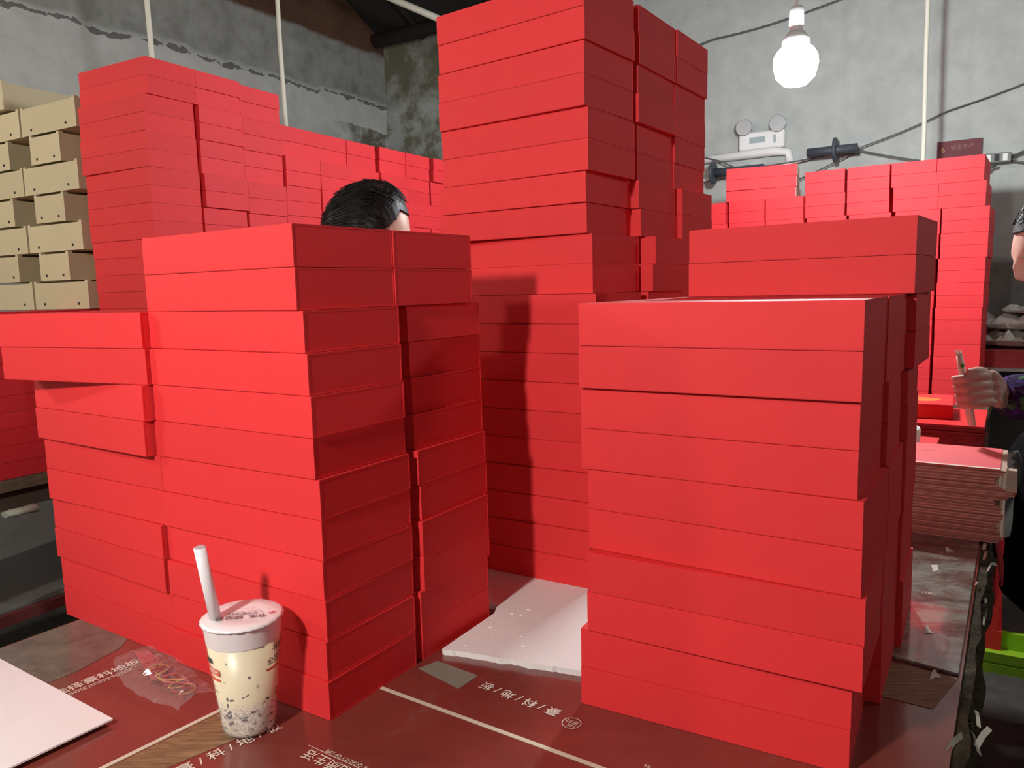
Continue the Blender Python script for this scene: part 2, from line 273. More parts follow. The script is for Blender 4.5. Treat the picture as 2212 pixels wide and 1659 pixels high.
'Q7': {0:(1.8249,2.9799,-35.18), 1:(1.8238,2.9805,-35.14), 2:(1.8247,2.9801,-35.04), 3:(1.8247,2.9798,-35.21), 4:(1.8257,2.9800,-35.10), 5:(1.8252,2.9794,-35.10), 6:(1.8246,2.9797,-35.00), 7:(1.8244,2.9802,-35.15), 8:(1.8267,2.9785,-35.20), 9:(1.8265,2.9792,-35.16), 10:(1.8278,2.9782,-35.01), 11:(1.8276,2.9775,-35.14), 12:(1.8319,2.9746,-35.11), 13:(1.8318,2.9748,-35.20), 14:(1.8327,2.9745,-35.21), 15:(1.8330,2.9748,-35.07), 16:(1.8196,2.9825,-35.02), 17:(1.8206,2.9830,-35.02), 18:(1.8127,2.9877,-35.22), 19:(1.8135,2.9884,-35.19)},
'Q6': {0:(1.6835,3.0793,-34.99), 1:(1.6841,3.0792,-35.21), 2:(1.6849,3.0781,-35.21), 3:(1.6848,3.0781,-35.08), 4:(1.6855,3.0771,-35.14), 5:(1.6857,3.0768,-35.03), 6:(1.6858,3.0770,-35.22), 7:(1.6854,3.0772,-35.03), 8:(1.6880,3.0758,-35.02), 9:(1.6883,3.0754,-35.02), 10:(1.6882,3.0765,-35.12), 11:(1.6879,3.0763,-35.03), 12:(1.6949,3.0707,-35.01), 13:(1.6949,3.0704,-35.16), 14:(1.6969,3.0697,-35.20), 15:(1.6972,3.0691,-35.18), 16:(1.6888,3.0754,-35.02), 17:(1.6887,3.0752,-35.13), 18:(1.6818,3.0808,-35.14), 19:(1.6814,3.0810,-35.13)},
'Q5': {10:(1.5550,3.1689,-35.01), 11:(1.5559,3.1694,-35.10), 12:(1.5533,3.1710,-35.16), 13:(1.5523,3.1706,-35.12), 14:(1.5543,3.1703,-35.09), 15:(1.5533,3.1704,-35.22), 16:(1.5462,3.1756,-35.14), 17:(1.5455,3.1758,-35.09), 18:(1.5452,3.1767,-35.03), 19:(1.5448,3.1756,-35.12)},
'Q4': {10:(1.4155,3.2670,-35.14), 11:(1.4159,3.2675,-35.03), 12:(1.4136,3.2680,-35.11), 13:(1.4145,3.2684,-35.18), 14:(1.4153,3.2684,-35.20), 15:(1.4145,3.2684,-35.18), 16:(1.4079,3.2724,-35.16), 17:(1.4088,3.2728,-35.18), 18:(1.4061,3.2743,-35.01), 19:(1.4059,3.2740,-35.08)},
'Q3': {10:(1.2721,3.3683,-35.02), 11:(1.2728,3.3681,-35.12), 12:(1.2714,3.3689,-35.10), 13:(1.2713,3.3692,-35.19), 14:(1.2723,3.3682,-35.18), 15:(1.2723,3.3679,-35.09), 16:(1.2712,3.3689,-35.20), 17:(1.2706,3.3688,-35.17)},
'Q2': {10:(1.1374,3.4632,-35.11), 11:(1.1374,3.4633,-35.10), 12:(1.1359,3.4637,-35.10), 13:(1.1361,3.4639,-35.05), 14:(1.1369,3.4638,-35.19), 15:(1.1367,3.4644,-35.15), 16:(1.1348,3.4654,-35.18), 17:(1.1343,3.4653,-35.17)},
'Q1': {10:(0.9919,3.5656,-35.14), 11:(0.9916,3.5656,-35.17), 12:(0.9911,3.5663,-35.15), 13:(0.9912,3.5658,-35.23), 14:(0.9956,3.5634,-35.03), 15:(0.9953,3.5632,-35.02), 16:(0.9908,3.5661,-35.10), 17:(0.9913,3.5662,-35.18)},
'QT': {18:(1.2600,3.4300,-27.0), 19:(1.2620,3.4300,-24.5), 20:(1.2640,3.4320,-23.8)},
}
# ------------------------------------------------------------------ red boxes
L, W, H, HB = .2985, .160, .0483, .0477
def box_meshes():
    # origin: front right bottom corner, body runs to -x (length) and +y (depth)
    t = .0022
    c = MB()
    c.bbox((-L, 0, 0), (0, W, t)); c.bbox((-L, 0, HB - t), (0, W, HB))
    c.bbox((-L, 0, t), (0, t, HB - t)); c.bbox((-L, W - t, t), (0, W, HB - t))
    # keep it one C-shaped sleeve: merge coincident walls
    me = c.mesh('cover')
    bm = bmesh.new()
    prof = [(0, 0), (W, 0), (W, HB), (0, HB)]; inn = [(t, t), (W - t, t), (W - t, HB - t), (t, HB - t)]
    vo = [[bm.verts.new((x, y, z)) for y, z in prof] for x in (-L, 0)]; vi = [[bm.verts.new((x, y, z)) for y, z in inn] for x in (-L, 0)]
    for i in range(4):
        j = (i + 1) % 4
        bm.faces.new((vo[0][i], vo[0][j], vo[1][j], vo[1][i])); bm.faces.new((vi[0][i], vi[0][j], vi[1][j], vi[1][i]))
        bm.faces.new((vo[0][i], vo[0][j], vi[0][j], vi[0][i])); bm.faces.new((vo[1][i], vo[1][j], vi[1][j], vi[1][i]))
    bmesh.ops.recalc_face_normals(bm, faces=bm.faces)
    long_e = [e for e in bm.edges if abs((e.verts[0].co - e.verts[1].co).x) > .1 and min(e.verts[0].co.y, W - e.verts[0].co.y) < .0005]
    bmesh.ops.bevel(bm, geom=long_e, offset=.0007, segments=2, affect='EDGES')
    me.clear_geometry(); bm.to_mesh(me); bm.free(); me.materials.append(red)
    tr = MB(); tr.bbox((-L + .0004, t, t), (-.0004, W - t, HB - t)); mt = tr.mesh('tray'); mt.materials.append(red_tray)
    s = MB(); s.bbox((-L, 0, 0), (0, W, HB)); ms = s.mesh('red_box_far', .0006); ms.materials.append(red_far)
    return me, mt, ms
M_COVER, M_TRAY, M_FAR = box_meshes()
ORD = ['topmost', 'second', 'third', 'fourth', 'fifth', 'sixth', 'seventh', 'eighth', 'ninth', 'tenth', 'eleventh', 'twelfth', 'thirteenth',
       'fourteenth', 'fifteenth', 'sixteenth', 'seventeenth', 'eighteenth', 'nineteenth', 'twentieth', 'twenty-first', 'twenty-second', 'twenty-third', 'twenty-fourth']
def ordl(i, n):
    if i == 0: return 'topmost red box'
    if i == n - 1: return 'bottom red box'
    return ORD[i] + ' red box down'
def place(x, y, z, yaw, label, group, fine=True, turn=False):
    """x, y: front right corner; yaw of the row; turn: short side faces the viewer"""
    rz = rad(yaw)
    if fine:
        o = thing('red_box', label, 'box', (x, y, z), rz, group)
        for me, nm in ((M_COVER, 'cover'), (M_TRAY, 'tray')):
            c = bpy.data.objects.new(nm, me); coll.objects.link(c); c.parent = o
    else:
        o = bpy.data.objects.new('red_box', M_FAR); coll.objects.link(o); o.location = (x, y, z); o.rotation_euler = (0, 0, rz)
        tag(o, label, 'box', group)
    if turn:  # rotate by 90 degrees about the vertical so that the length runs away from the viewer
        a, b_ = ab(yaw); o.rotation_euler = (0, 0, rz - PI / 2)
        # after the turn local -x points to +b, local +y points to +a ; front right corner -> shift by -W along a
        q = Vector((x, y, 0)) - a * W
        o.location = (q.x, q.y, z)
    return o
def column(key, z0, where, group, fine=True, turn=False, kmin=0, total=None):
    ks = sorted(BOXES[key], reverse=True); n = total or len(ks)
    for i, k in enumerate(ks):
        if k < kmin: continue
        x, y, yaw = BOXES[key][k]
        place(x, y, z0 + k * H, yaw, '%s %s' % (ordl(i, n), where), group, fine, turn)
G1 = 'red boxes of the left table stack'; G2 = 'red boxes of the right table stack'; G3 = 'red boxes of the tall tower'
G4 = 'red boxes of the far left wall of boxes'; G5 = 'red boxes of the far right wall of boxes'; G6 = 'dark red boxes at the left picture edge'
column('A1', 0, "in the left table stack's front corner column", G1)
column('B1', 0, "in the left table stack's rear right column", G1)
column('A2', 0, "in the left table stack's left end column", G1)
column('R1', 0, "in the right table stack's front row", G2)
column('R2', 0, "in the right table stack's middle row", G2)
column('R3', 0, "in the right table stack's back row", G2)
for k, w_ in ((11, 'upper'), (10, 'lower')):
    x, y, yaw = BOXES['RT'][k]
    place(x, y, k * H, yaw, w_ + ' red box of the pair lying on top of the right table stack', G2)
column('T1', .008, "in the tall tower's front column", G3)
column('T2', .008, "in the tall tower's middle column", G3)
column('T3', .008, "in the tall tower's back column", G3)
column('W1', -.01, "in the far left wall's near corner column", G4)
nth = {2: 'second', 3: 'third', 4: 'fourth', 5: 'fifth', 6: 'sixth', 7: 'seventh', 8: 'eighth', 9: 'ninth', 10: 'tenth', 11: 'eleventh'}
for j in range(2, 12):
    dz = -.006 if j == 3 else 0
    tot = 24 if j < 4 else 22
    column('W%d' % j, -.01 + dz, "in the far left wall, %s column past its corner" % nth[j], G4, fine=False, total=tot)
nq = {7: 'rightmost', 6: 'second', 5: 'third', 4: 'fourth', 3: 'fifth', 2: 'sixth', 1: 'seventh'}
for j in (7, 6, 5, 4, 3, 2, 1):
    wh = "in the far right wall's rightmost column" if j == 7 else "in the far right wall's %s column from the right" % nq[j]
    column('Q%d' % j, 0, wh, G5, fine=False, turn=True, total=20 if j >= 4 else 18)
for k, wz in ((20, 'uppermost'), (19, 'middle'), (18, 'lowest')):
    x, y, yaw = BOXES['QT'][k]
    o = place(x, y, k * H, yaw, wz + ' of three red boxes lying crosswise on the far right wall', G5, fine=False)
    mb = MB(); mb.bbox((0.0002, .002, .002), (.0016, W - .002, HB - .002)); e = mb.build('end_panel', cream_board, o)
    e['label'] = 'bare cream end panel'
# layers of the far walls that stand behind the nearer stacks
mb = MB()
for j in range(2, 12):
    x, y, yaw = BOXES['W%d' % j][10]; a, b_ = ab(yaw)
    for k in range(10):
        c = Vector((x, y, 0)) - a * L / 2 + b_ * W / 2; mb.box((c.x, c.y, -.0105 + k * H + HB / 2 + (-.006 if j == 3 else 0)), (L, W, HB), rot=Matrix.Rotation(rad(yaw), 3, 'Z'))
o = mb.build('red_box_pile', red_far)
tag(o, 'lower layers of the far left wall of red boxes, hidden behind the front stacks', 'boxes', kind='stuff')
mb = MB()
for j in range(1, 6):
    x, y, yaw = BOXES['Q%d' % j][min(BOXES['Q%d' % j])]; a, b_ = ab(yaw)
    for k in range(min(BOXES['Q%d' % j])):
        c = Vector((x, y, 0)) - a * W / 2 + b_ * L / 2; mb.box((c.x, c.y, k * H + HB / 2), (W, L, HB), rot=Matrix.Rotation(rad(yaw), 3, 'Z'))
o = mb.build('red_box_pile', red_far)
tag(o, 'lower layers of the far right wall of red boxes, hidden behind the right stack', 'boxes', kind='stuff')
# dark red boxes at the left picture edge, long side along the side table
aV, bV = ab(-30.0)
vbase = Vector((-1.323, 2.435, 0)) - bV * .325
for col_, (t, off) in enumerate(((-.02, 0.0), (.285, -.012))):
    q = vbase + bV * (t) - aV * abs(off)
    for k in range(10):
        d = random.uniform(-.004, .004)
        # turned: long side runs away from the viewer
        place(q.x + aV.x * d, q.y + aV.y * d, -.01 + k * H, -30 + random.uniform(-.4, .4),
              '%s in the shaded stack at the left edge, %s column' % (ordl(9 - k, 10).replace('red box', 'dark red box'), ('nearer', 'farther')[col_]), G6, fine=False, turn=True)
        

# ------------------------------------------------------------------ kraft trays
def tray_mesh(lx, ly, name):
    h = .0905; t = .003; n_ = .0055
    mb = MB()
    mb.bbox((-lx, 0, 0), (0, ly, .003))
    for (x0, y0, x1, y1) in ((-lx + .014, 0, -.014, t), (-lx + .014, ly - t, -.014, ly), (-lx, .014, -lx + t, ly - .014), (-t, .014, 0, ly - .014)):
        mb.bbox((x0, y0, .003), (x1, y1, h - n_))
    for cx in (-lx, -.014):
        for cy in (0, ly - .014):
            mb.bbox((cx, cy, .003), (cx + .014, cy + .014, h))
    lid = MB(); lid.bbox((-lx + t, t, h - n_ - .010), (-t, ly - t, h - n_ - .006))
    hole = MB()
    me = mb.mesh(name); me.materials.append(kraft)
    mi = lid.mesh('tray_top'); mi.materials.append(kraft)
    return me, mi
TR_LONG = tray_mesh(.30, .165, 'tray_long'); TR_SHORT = tray_mesh(.165, .30, 'tray_short')
hm = MB().lathe([(.0045, 0), (.0045, .0014)], 12, rot=Matrix.Rotation(PI / 2, 3, 'X')).mesh('air_hole'); hm.materials.append(dark_hole)
GK = 'kraft cardboard trays stacked at the left'
C0 = Vector((-1.323, 2.435, 0)); aC, bC = ab(-30.0)
def tray(u, z, long_, label, dv=0.0, yaw=-30.0):
    q = C0 + aC * u + bC * dv
    o = thing('cardboard_tray', label, 'tray', (q.x, q.y, z), rad(yaw), GK)
    me, mi = TR_LONG if long_ else TR_SHORT
    c = bpy.data.objects.new('tray_wall', me); coll.objects.link(c); c.parent = o
    c = bpy.data.objects.new('tray_top', mi); coll.objects.link(c); c.parent = o
    lx = .30 if long_ else .165
    for hx in ((-lx + .055, -.055) if long_ else (-lx + .035, -.035)):
        c = bpy.data.objects.new('air_hole', hm); coll.objects.link(c); c.parent = o; c.location = (hx, .0002, .0165)
    return o
kz = .474; kp = .0925
rown = ['bottom row', 'second row from the bottom', 'third row from the bottom', 'fourth row from the bottom', 'fifth row from the bottom', 'sixth row from the bottom', 'seventh row from the bottom']
for r in range(7):
    z = kz + r * kp
    if r % 2 == 0:
        u0 = (0, 0, -.004, 0, .003, 0, .018)[r]
        for q, nm in ((u0, 'right'), (u0 - .311 + (.004 if r == 4 else 0), 'left')):
            tray(q, z, True, 'kraft tray with air holes, %s, %s tray of the row' % (rown[r], nm))
    else:
        u0 = (0, -.090, 0, -.085, 0, -.080, 0)[r]
        for q, nm in ((u0, 'right'), (u0 - .292, 'left')):
            tray(q, z, False, 'kraft tray laid crosswise, %s, %s of the pair' % (rown[r], nm))
tray(-.335, kz + 7 * kp, False, 'single kraft tray on top of the kraft stack, long shaded side showing', dv=-.02)
o = tray(-.46, -.01 + 22 * H, True, 'pale cardboard tray lying on top of the far left red wall')
q = Vector((BOXES['W4'][21][0], BOXES['W4'][21][1], 0)) + ab(-29.5)[1] * .10 - ab(-29.5)[0] * .16
bpy.data.objects.remove([c for c in o.children if c.name.startswith('tray_top')][0])
for c in list(o.children): bpy.data.objects.remove(c)
bpy.data.objects.remove(o)
mb = MB(); mb.bbox((-.13, 0, 0), (0, .24, .016)); o = mb.build('cardboard_pad', kraft, bevel=.001, loc=(q.x, q.y, -.01 + 22 * H), rotz=rad(-29.5))
tag(o, 'pale cardboard pad lying on top of the far left red wall', 'cardboard')
# ------------------------------------------------------------------ main table
aT, bT = ab(-33.5)
edgeR = Vector((.44, .736, 0)); dR = (Vector((.873, 1.392, 0)) - edgeR).normalized()
edgeL = Vector((-.756, 1.067, 0)); dL = dR
TL0 = edgeL - dL * .9; TL1 = edgeL + dL * .16; TR0 = edgeR - dR * .45; TR1 = edgeR + dR * 1.75
TL2 = edgeL + dL * 1.62
carton = mat('printed_carton', (.20, .030, .024), .22, spec=.5, coat=.5)
carton.node_tree.nodes['Principled BSDF'].inputs['Coat Roughness'].default_value = .12
v = texco(carton); f = noise_tex(carton, v, 6, 5); g2_ = noise_tex(carton, v, 420, 3, .8); sc3 = noise_tex(carton, texco(carton, (6, 60, 1)), 5, 6, .8, 2.5)
base = ramp(carton, f, [(.3, (.16, .031, .023)), (.7, (.235, .047, .033))])
speck = ramp(carton, g2_, [(.74, (0, 0, 0)), (.80, (1, 1, 1))]); scr = ramp(carton, sc3, [(.66, (0, 0, 0)), (.72, (1, 1, 1))])
grime = ramp(carton, noise_tex(carton, v, 11, 8, .75, 1.2), [(.56, (0, 0, 0)), (.72, (1, 1, 1))])
c0 = mixc(carton, math_n(carton, 'MULTIPLY', grime, .28), base, (.20, .15, .10))
c0 = mixc(carton, math_n(carton, 'MULTIPLY', scr, .30), c0, (.42, .30, .25)); c0 = mixc(carton, math_n(carton, 'MULTIPLY', speck, .35), c0, (.5, .40, .33))
setc(carton, c0)
nodes(carton)[1].new(ramp(carton, noise_tex(carton, v, 5, 4), [(.3, (.16,) * 3), (.75, (.34,) * 3)]), nodes(carton)[2].inputs['Roughness'])
bump(carton, noise_tex(carton, v, 16, 3), .25, .002)
wood_m = mat('bare_board', (.25, .15, .07), .45)
v = texco(wood_m, (3, 26, 1)); f = noise_tex(wood_m, v, 9, 6, .7, .8)
setc(wood_m, ramp(wood_m, f, [(.3, (.10, .055, .028)), (.55, (.26, .155, .075)), (.75, (.38, .25, .13))])); bump(wood_m, f, .4, .002)
strip_m = mat('cream_strip', (.62, .55, .42), .5)
ink = mat('white_print', (.72, .62, .52), .5)
tape = mat('clear_tape', (.55, .50, .42), .12, spec=.8)
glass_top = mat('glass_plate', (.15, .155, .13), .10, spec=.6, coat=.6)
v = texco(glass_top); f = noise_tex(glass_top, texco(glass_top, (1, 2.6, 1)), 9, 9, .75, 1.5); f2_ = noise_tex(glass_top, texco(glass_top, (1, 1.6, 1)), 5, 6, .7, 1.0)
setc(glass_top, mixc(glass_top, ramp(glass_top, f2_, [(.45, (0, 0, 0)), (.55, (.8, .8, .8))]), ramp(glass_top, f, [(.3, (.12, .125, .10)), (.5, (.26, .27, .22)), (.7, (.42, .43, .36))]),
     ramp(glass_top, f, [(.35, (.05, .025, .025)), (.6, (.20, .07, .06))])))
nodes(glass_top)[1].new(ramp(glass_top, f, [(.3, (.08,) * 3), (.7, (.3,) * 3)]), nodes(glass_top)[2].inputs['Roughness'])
dull = mat('dull_carton', (.12, .105, .085), .3, coat=.3)
v = texco(dull); f = noise_tex(dull, v, 30, 7, .7)
setc(dull, ramp(dull, f, [(.35, (.085, .07, .055)), (.65, (.17, .15, .12))]))
edge_m = mat('frayed_edge', (.12, .095, .06), .95, spec=.15)
v = texco(edge_m, (1, 1, 8)); f = noise_tex(edge_m, v, 30, 6, .7)
setc(edge_m, ramp(edge_m, f, [(.3, (.018, .012, .008)), (.6, (.075, .055, .03)), (.8, (.26, .22, .14))])); bump(edge_m, f, .9, .01)

table = thing('packing_table', 'long packing table covered with flattened red-brown floor cartons and a glass plate', 'table', (0, 0, 0))
poly = [(TL0.x, TL0.y), (TR0.x, TR0.y), (TR1.x, TR1.y), (TL2.x, TL2.y)]
MB().prism(poly, -.045, -.004).build('table_board', edge_m, table)
# carton sheets on top of the board: joints follow the cream strips
j0 = Vector((-.170, .922, 0)); j1 = Vector((.083, .750, 0)); dj = (j1 - j0).normalized()           # seam along the row direction
k0 = Vector((-.449, .774, 0)); k1 = Vector((-.368, .879, 0)); dk = (k1 - k0).normalized()           # seam away from the viewer
def isect(p, d, q, e):
    den = d.x * e.y - d.y * e.x; t = ((q.x - p.x) * e.y - (q.y - p.y) * e.x) / den; return p + d * t
X = isect(j0, dj, k0, dk)
def sheet(name, pts, m, z0, z1, parent=table, lab=None, bev=0):
    o = MB().prism([(q.x, q.y) for q in pts], z0, z1).build(name, m, parent, bevel=bev)
    if lab: o['label'] = lab
    return o
def Lx(p, d, side): # hit the left / right / near / far table edge
    return {'L': lambda: isect(p, d, edgeL, dL), 'R': lambda: isect(p, d, edgeR, dR), 'N': lambda: isect(p, d, TL0, TR0 - TL0), 'F': lambda: isect(p, d, TL2, TR1 - TL2)}[side]()
g_ = .0012
jL, jR = isect(j0, dj, k0, dk), Lx(j0, dj, 'R')
kN = Lx(k0, dk, 'N'); kF = Lx(k0, dk, 'L')
nrm = Vector((-dj.y, dj.x, 0)); nk = Vector((-dk.y, dk.x, 0))
kFt = k0 + dk * 1.2
sheet('carton_sheet', [TL0, kN + nk * g_, kFt + nk * g_, Lx(kFt, -aT, 'L')], carton, -.004, 0)
sheet('carton_sheet', [kN - nk * g_, TR0, jR - nrm * g_, jL - nrm * g_ - nk * 0], carton, -.004, 0)
far1 = Lx(kFt, aT, 'R')
sheet('carton_sheet', [jL + nrm * g_, jR + nrm * g_, far1, kFt - nk * g_], carton, -.004, 0)
sheet('carton_sheet', [Lx(kFt, -aT, 'L') + bT * .002, kFt + bT * .002, far1 + bT * .002, TR1, TL2], carton, -.004, 0)
def flat_strip(p, q, w_, m, z0, z1, name, lab=None):
    d = (q - p).normalized(); n_ = Vector((-d.y, d.x, 0)) * w_ / 2
    return sheet(name, [p - n_, q - n_, q + n_, p + n_], m, z0, z1, lab=lab)
flat_strip(jL + dj * .02, j1 + dj * .28, .0055, strip_m, .0001, .0007, 'edge_strip', 'cream edge strip running under the stacks')
flat_strip(k0 - dk * .12, jL - dk * .02 + dk * .09, .006, strip_m, .0001, .0008, 'edge_strip', 'cream edge strip beside the cup')
# dull grey-brown sheet at the back left corner, bare board piece, window and glass plate
sheet('dull_patch', [edgeL - dL * .25 + aT * .003, edgeL - dL * .22 + aT * .16, Vector((-.60, .99, 0)), Vector((-.575, 1.06, 0)), Vector((-.60, 1.20, 0)), Lx(Vector((-.60, 1.20, 0)), -aT, 'L') + aT * .003], dull, .0001, .0006, lab='worn grey-brown patch of the table top')
wq = Vector((-.427, .765, 0))
sheet('bare_patch', [k0 + dk * .135 - nk * .006, k0 + dk * .135 - nk * .075, k0 + dk * -.03 - nk * .045, k0 - dk * .1 - nk * .045, k0 - dk * .1 - nk * .006], wood_m, .0001, .0006, lab='bare wood-coloured patch with dark streaks')
sheet('label_window', [Vector((-.134, .974, 0)), Vector((-.077, .919, 0)), Vector((-.054, .951, 0)), Vector((-.111, .994, 0))], mat('window_film', (.22, .22, .17), .35), .0001, .0006, lab='dusty square window in the carton')
gp = [edgeR + dR * .20, edgeR + dR * .62, edgeR + dR * .95]
GA = edgeR + dR * .215 - aT * .004; GB = edgeR + dR * 1.3 - aT * .004
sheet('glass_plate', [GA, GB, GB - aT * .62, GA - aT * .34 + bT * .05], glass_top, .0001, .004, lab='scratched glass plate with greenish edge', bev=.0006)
sheet('bare_patch', [GA - bT * .004, GA - aT * .25 - bT * .0, GA - aT * .25 - bT * .10, GA - bT * .10 - aT * .02], wood_m, .0001, .0007, lab='bare torn board in front of the glass')
# torn paper bits under the tape at the right rim
rb = random.Random(5)
bits = mat('torn_paper', (.66, .60, .52), .5)
for (t, u_, s_) in ((.205, .03, .030), (.33, .05, .03), (.60, .06, .04), (.66, .16, .05), (.72, .05, .03)):
    c = edgeR + dR * t - aT * u_; n_ = 7; ps = []
    for i in range(n_):
        an = 2 * PI * i / n_; r_2 = s_ * (.35 + .65 * rb.random()) * (.35 if i % 2 else 1)
        ps.append(c + dR * math.cos(an) * r_2 * .9 + aT * math.sin(an) * r_2 * .35)
    sheet('paper_scrap', ps, bits, .0042 if t > .215 else .0009, .0050 if t > .215 else .0016)
# lettering printed on the cartons
def text_mesh(s_, size, bold=0.0):
    cu = bpy.data.curves.new('t', 'FONT'); cu.body = s_; cu.size = size; cu.resolution_u = 2; cu.offset = bold
    cu.align_x = 'LEFT'; cu.align_y = 'CENTER'
    o = bpy.data.objects.new('t', cu); coll.objects.link(o)
    dg = bpy.context.evaluated_depsgraph_get(); dg.update()
    me = bpy.data.meshes.new_from_object(o.evaluated_get(dg)); bpy.data.objects.remove(o); bpy.data.curves.remove(cu)
    me.materials.clear(); return me
def print_text(s_, size, p, d, m, parent, z=.0008, nm='lettering', bold=0.0, sy=1.0, shear=0):
    me = text_mesh(s_, size, bold)
    for v_ in me.vertices:
        v_.co.y *= sy; v_.co.x += v_.co.y * shear
    o = link(nm, me, m, parent); o.location = (p[0], p[1], z); o.rotation_euler = (0, 0, math.atan2(d.y, d.x)); return o
dm = (Vector((-.046, .933, 0)) - Vector((.050, .858, 0))).normalized()
print_text('豪 / 科 / 地 / 板', .0185, (.047, .855), dm, ink, table, bold=.0002)
sl_ = MB(); 
def ring(c, r0, r1, n_=28, z=.0008, mb=None):
    mb = mb or MB(); vs_ = []; fs = []
    for i in range(n_):
        a_ = 2 * PI * i / n_
        vs_ += [(c[0] + r0 * math.cos(a_), c[1] + r0 * math.sin(a_), z), (c[0] + r1 * math.cos(a_), c[1] + r1 * math.sin(a_), z)]
    for i in range(n_):
        j = (i + 1) % n_; fs.append((2 * i, 2 * i + 1, 2 * j + 1, 2 * j))
    mb.add(vs_, fs); return mb
sc_c = (.0590, .8345)
ring(sc_c, .0115, .0105).build('seal_emblem', ink, table)
for s_, dy in (('HK', .0045), ('豪科', -.003)):
    q = Vector((*sc_c, 0)) - dm * .0078 + Vector((-dm.y, dm.x, 0)) * dy
    print_text(s_, .0082, (q.x, q.y), dm, ink, table)
d2 = -dj
nn = Vector((-d2.y, d2.x, 0))
e0_ = Vector((-.243, .795, 0))
# the last characters reach (-.249,.796); text starts off to the right
me_w = .118
print_text('享受品质生活', .0175, tuple(e0_ - d2 * .112), d2, ink, table, bold=.0001)
print_text('ENJOY THE QUALITY OF LIFE', .0072, tuple(e0_ - d2 * .118 - nn * .0145), d2, ink, table)
q = e0_ - nn * .0105; flat_strip(q - d2 * .12, q + d2 * .0, .0006, ink, .0006, .0008, 'print_rule')
d3 = dk
print_text('豪 / 科 / 地 / 板', .0185, (-.366, .760), (Vector((-.316, .812, 0)) - Vector((-.357, .771, 0))).normalized(), ink, table, bold=.0002)
p0 = Vector((-.594, .925, 0)); d4 = (Vector((-.528, 1.013, 0)) - p0).normalized(); n4 = Vector((d4.y, -d4.x, 0))
print_text('选择豪科地板', .0188, tuple(p0 + n4 * -.002), d4, ink, table, bold=.0002)
print_text('CHOOSE HAOKE FLOOR', .0085, tuple(p0 + n4 * .0145), d4, ink, table)
flat_strip(p0 + n4 * .0098, p0 + n4 * .0098 + d4 * .112, .0006, ink, .0006, .0008, 'print_rule')
print_text('66', .008, (.135, .748), d2, ink, table)
og = Vector((.655, 1.17, 0)); r_ = MB(); ring((0, 0), .0105, .0098, z=0, mb=r_)
o = r_.build('oval_emblem', ink, table); o.location = (og.x, og.y, .0046); o.scale = (1, .6, 1); o.rotation_euler = (0, 0, rad(-25))
print_text('HK', .009, (og.x - .006, og.y + .003), Vector((math.cos(rad(-25)), math.sin(rad(-25)), 0)), ink, table, z=.0046)
# frayed, taped rim on the right side of the table
rim = MB(); prev = None; n_ = 60
rr = random.Random(11)
for lay in range(4):
    z0_ = -.004 - lay * .013
    pts = []
    for i in range(n_ + 1):
        t = -.42 + i * (1.72 + .42) / n_
        o_ = .011 + .006 * noise.noise(Vector((t * 9, lay * 3.1, 0))) + .004 * rr.random() + lay * .003
        q = edgeR + dR * t + aT * o_; pts.append(q)
    inner = [edgeR + dR * (-.42 + i * 2.14 / n_) for i in range(n_ + 1)]
    vs_ = [(q.x, q.y, z0_ + .002 * noise.noise(q * 20)) for q in inner] + [(q.x, q.y, z0_ + .004 * noise.noise(q * 30)) for q in pts]
    vs_ += [(x, y, z - .010) for x, y, z in vs_]
    N = n_ + 1; fs = []
    for i in range(n_):
        fs += [(i, i + 1, N + i + 1, N + i), (N + i, N + i + 1, 3 * N + i + 1, 3 * N + i), (2 * N + i, 3 * N + i, 3 * N + i + 1, 2 * N + i + 1)]
    rim.add(vs_, fs)
rim.build('frayed_rim', edge_m, table)['label'] = 'frayed layered cardboard rim wrapped in clear tape'
tp = MB()
for i in range(46):
    t = rr.uniform(-.3, 1.5); q = edgeR + dR * t + aT * rr.uniform(-.012, .022); le = rr.uniform(.01, .05)
    q2 = q + dR * le + aT * rr.uniform(-.012, .012); z_ = rr.uniform(-.035, .0055)
    n2_ = (aT * rr.uniform(.002, .006) + Vector((0, 0, rr.uniform(-.008, .004))))
    m_ = (q + q2) / 2 + Vector((0, 0, rr.uniform(.0, .005)))
    tp.add([(q.x, q.y, z_), (m_.x, m_.y, z_ + .003), (q2.x, q2.y, z_), tuple(Vector((q2.x, q2.y, z_)) + n2_), tuple(Vector((m_.x, m_.y, z_ + .003)) + n2_), tuple(Vector((q.x, q.y, z_)) + n2_)], [(0, 1, 4, 5), (1, 2, 3, 4)])
o = tp.build('tape_shreds', tape, table); o['kind'] = 'stuff'; o['label'] = 'shiny shreds of clear tape along the rim'
leg_m = mat('table_leg_wood', (.09, .06, .04), .8)
for q in (TL0 + (TR0 - TL0) * .06 + dL * .1, TL0 + (TR0 - TL0) * .94 + dR * .1, TL2 + (TR1 - TL2) * .1 - dL * .1, TL2 + (TR1 - TL2) * .94 - dR * .1):
    MB().bbox((q.x - .03, q.y - .03, -.76), (q.x + .03, q.y + .03, -.045)).build('leg', leg_m, table)

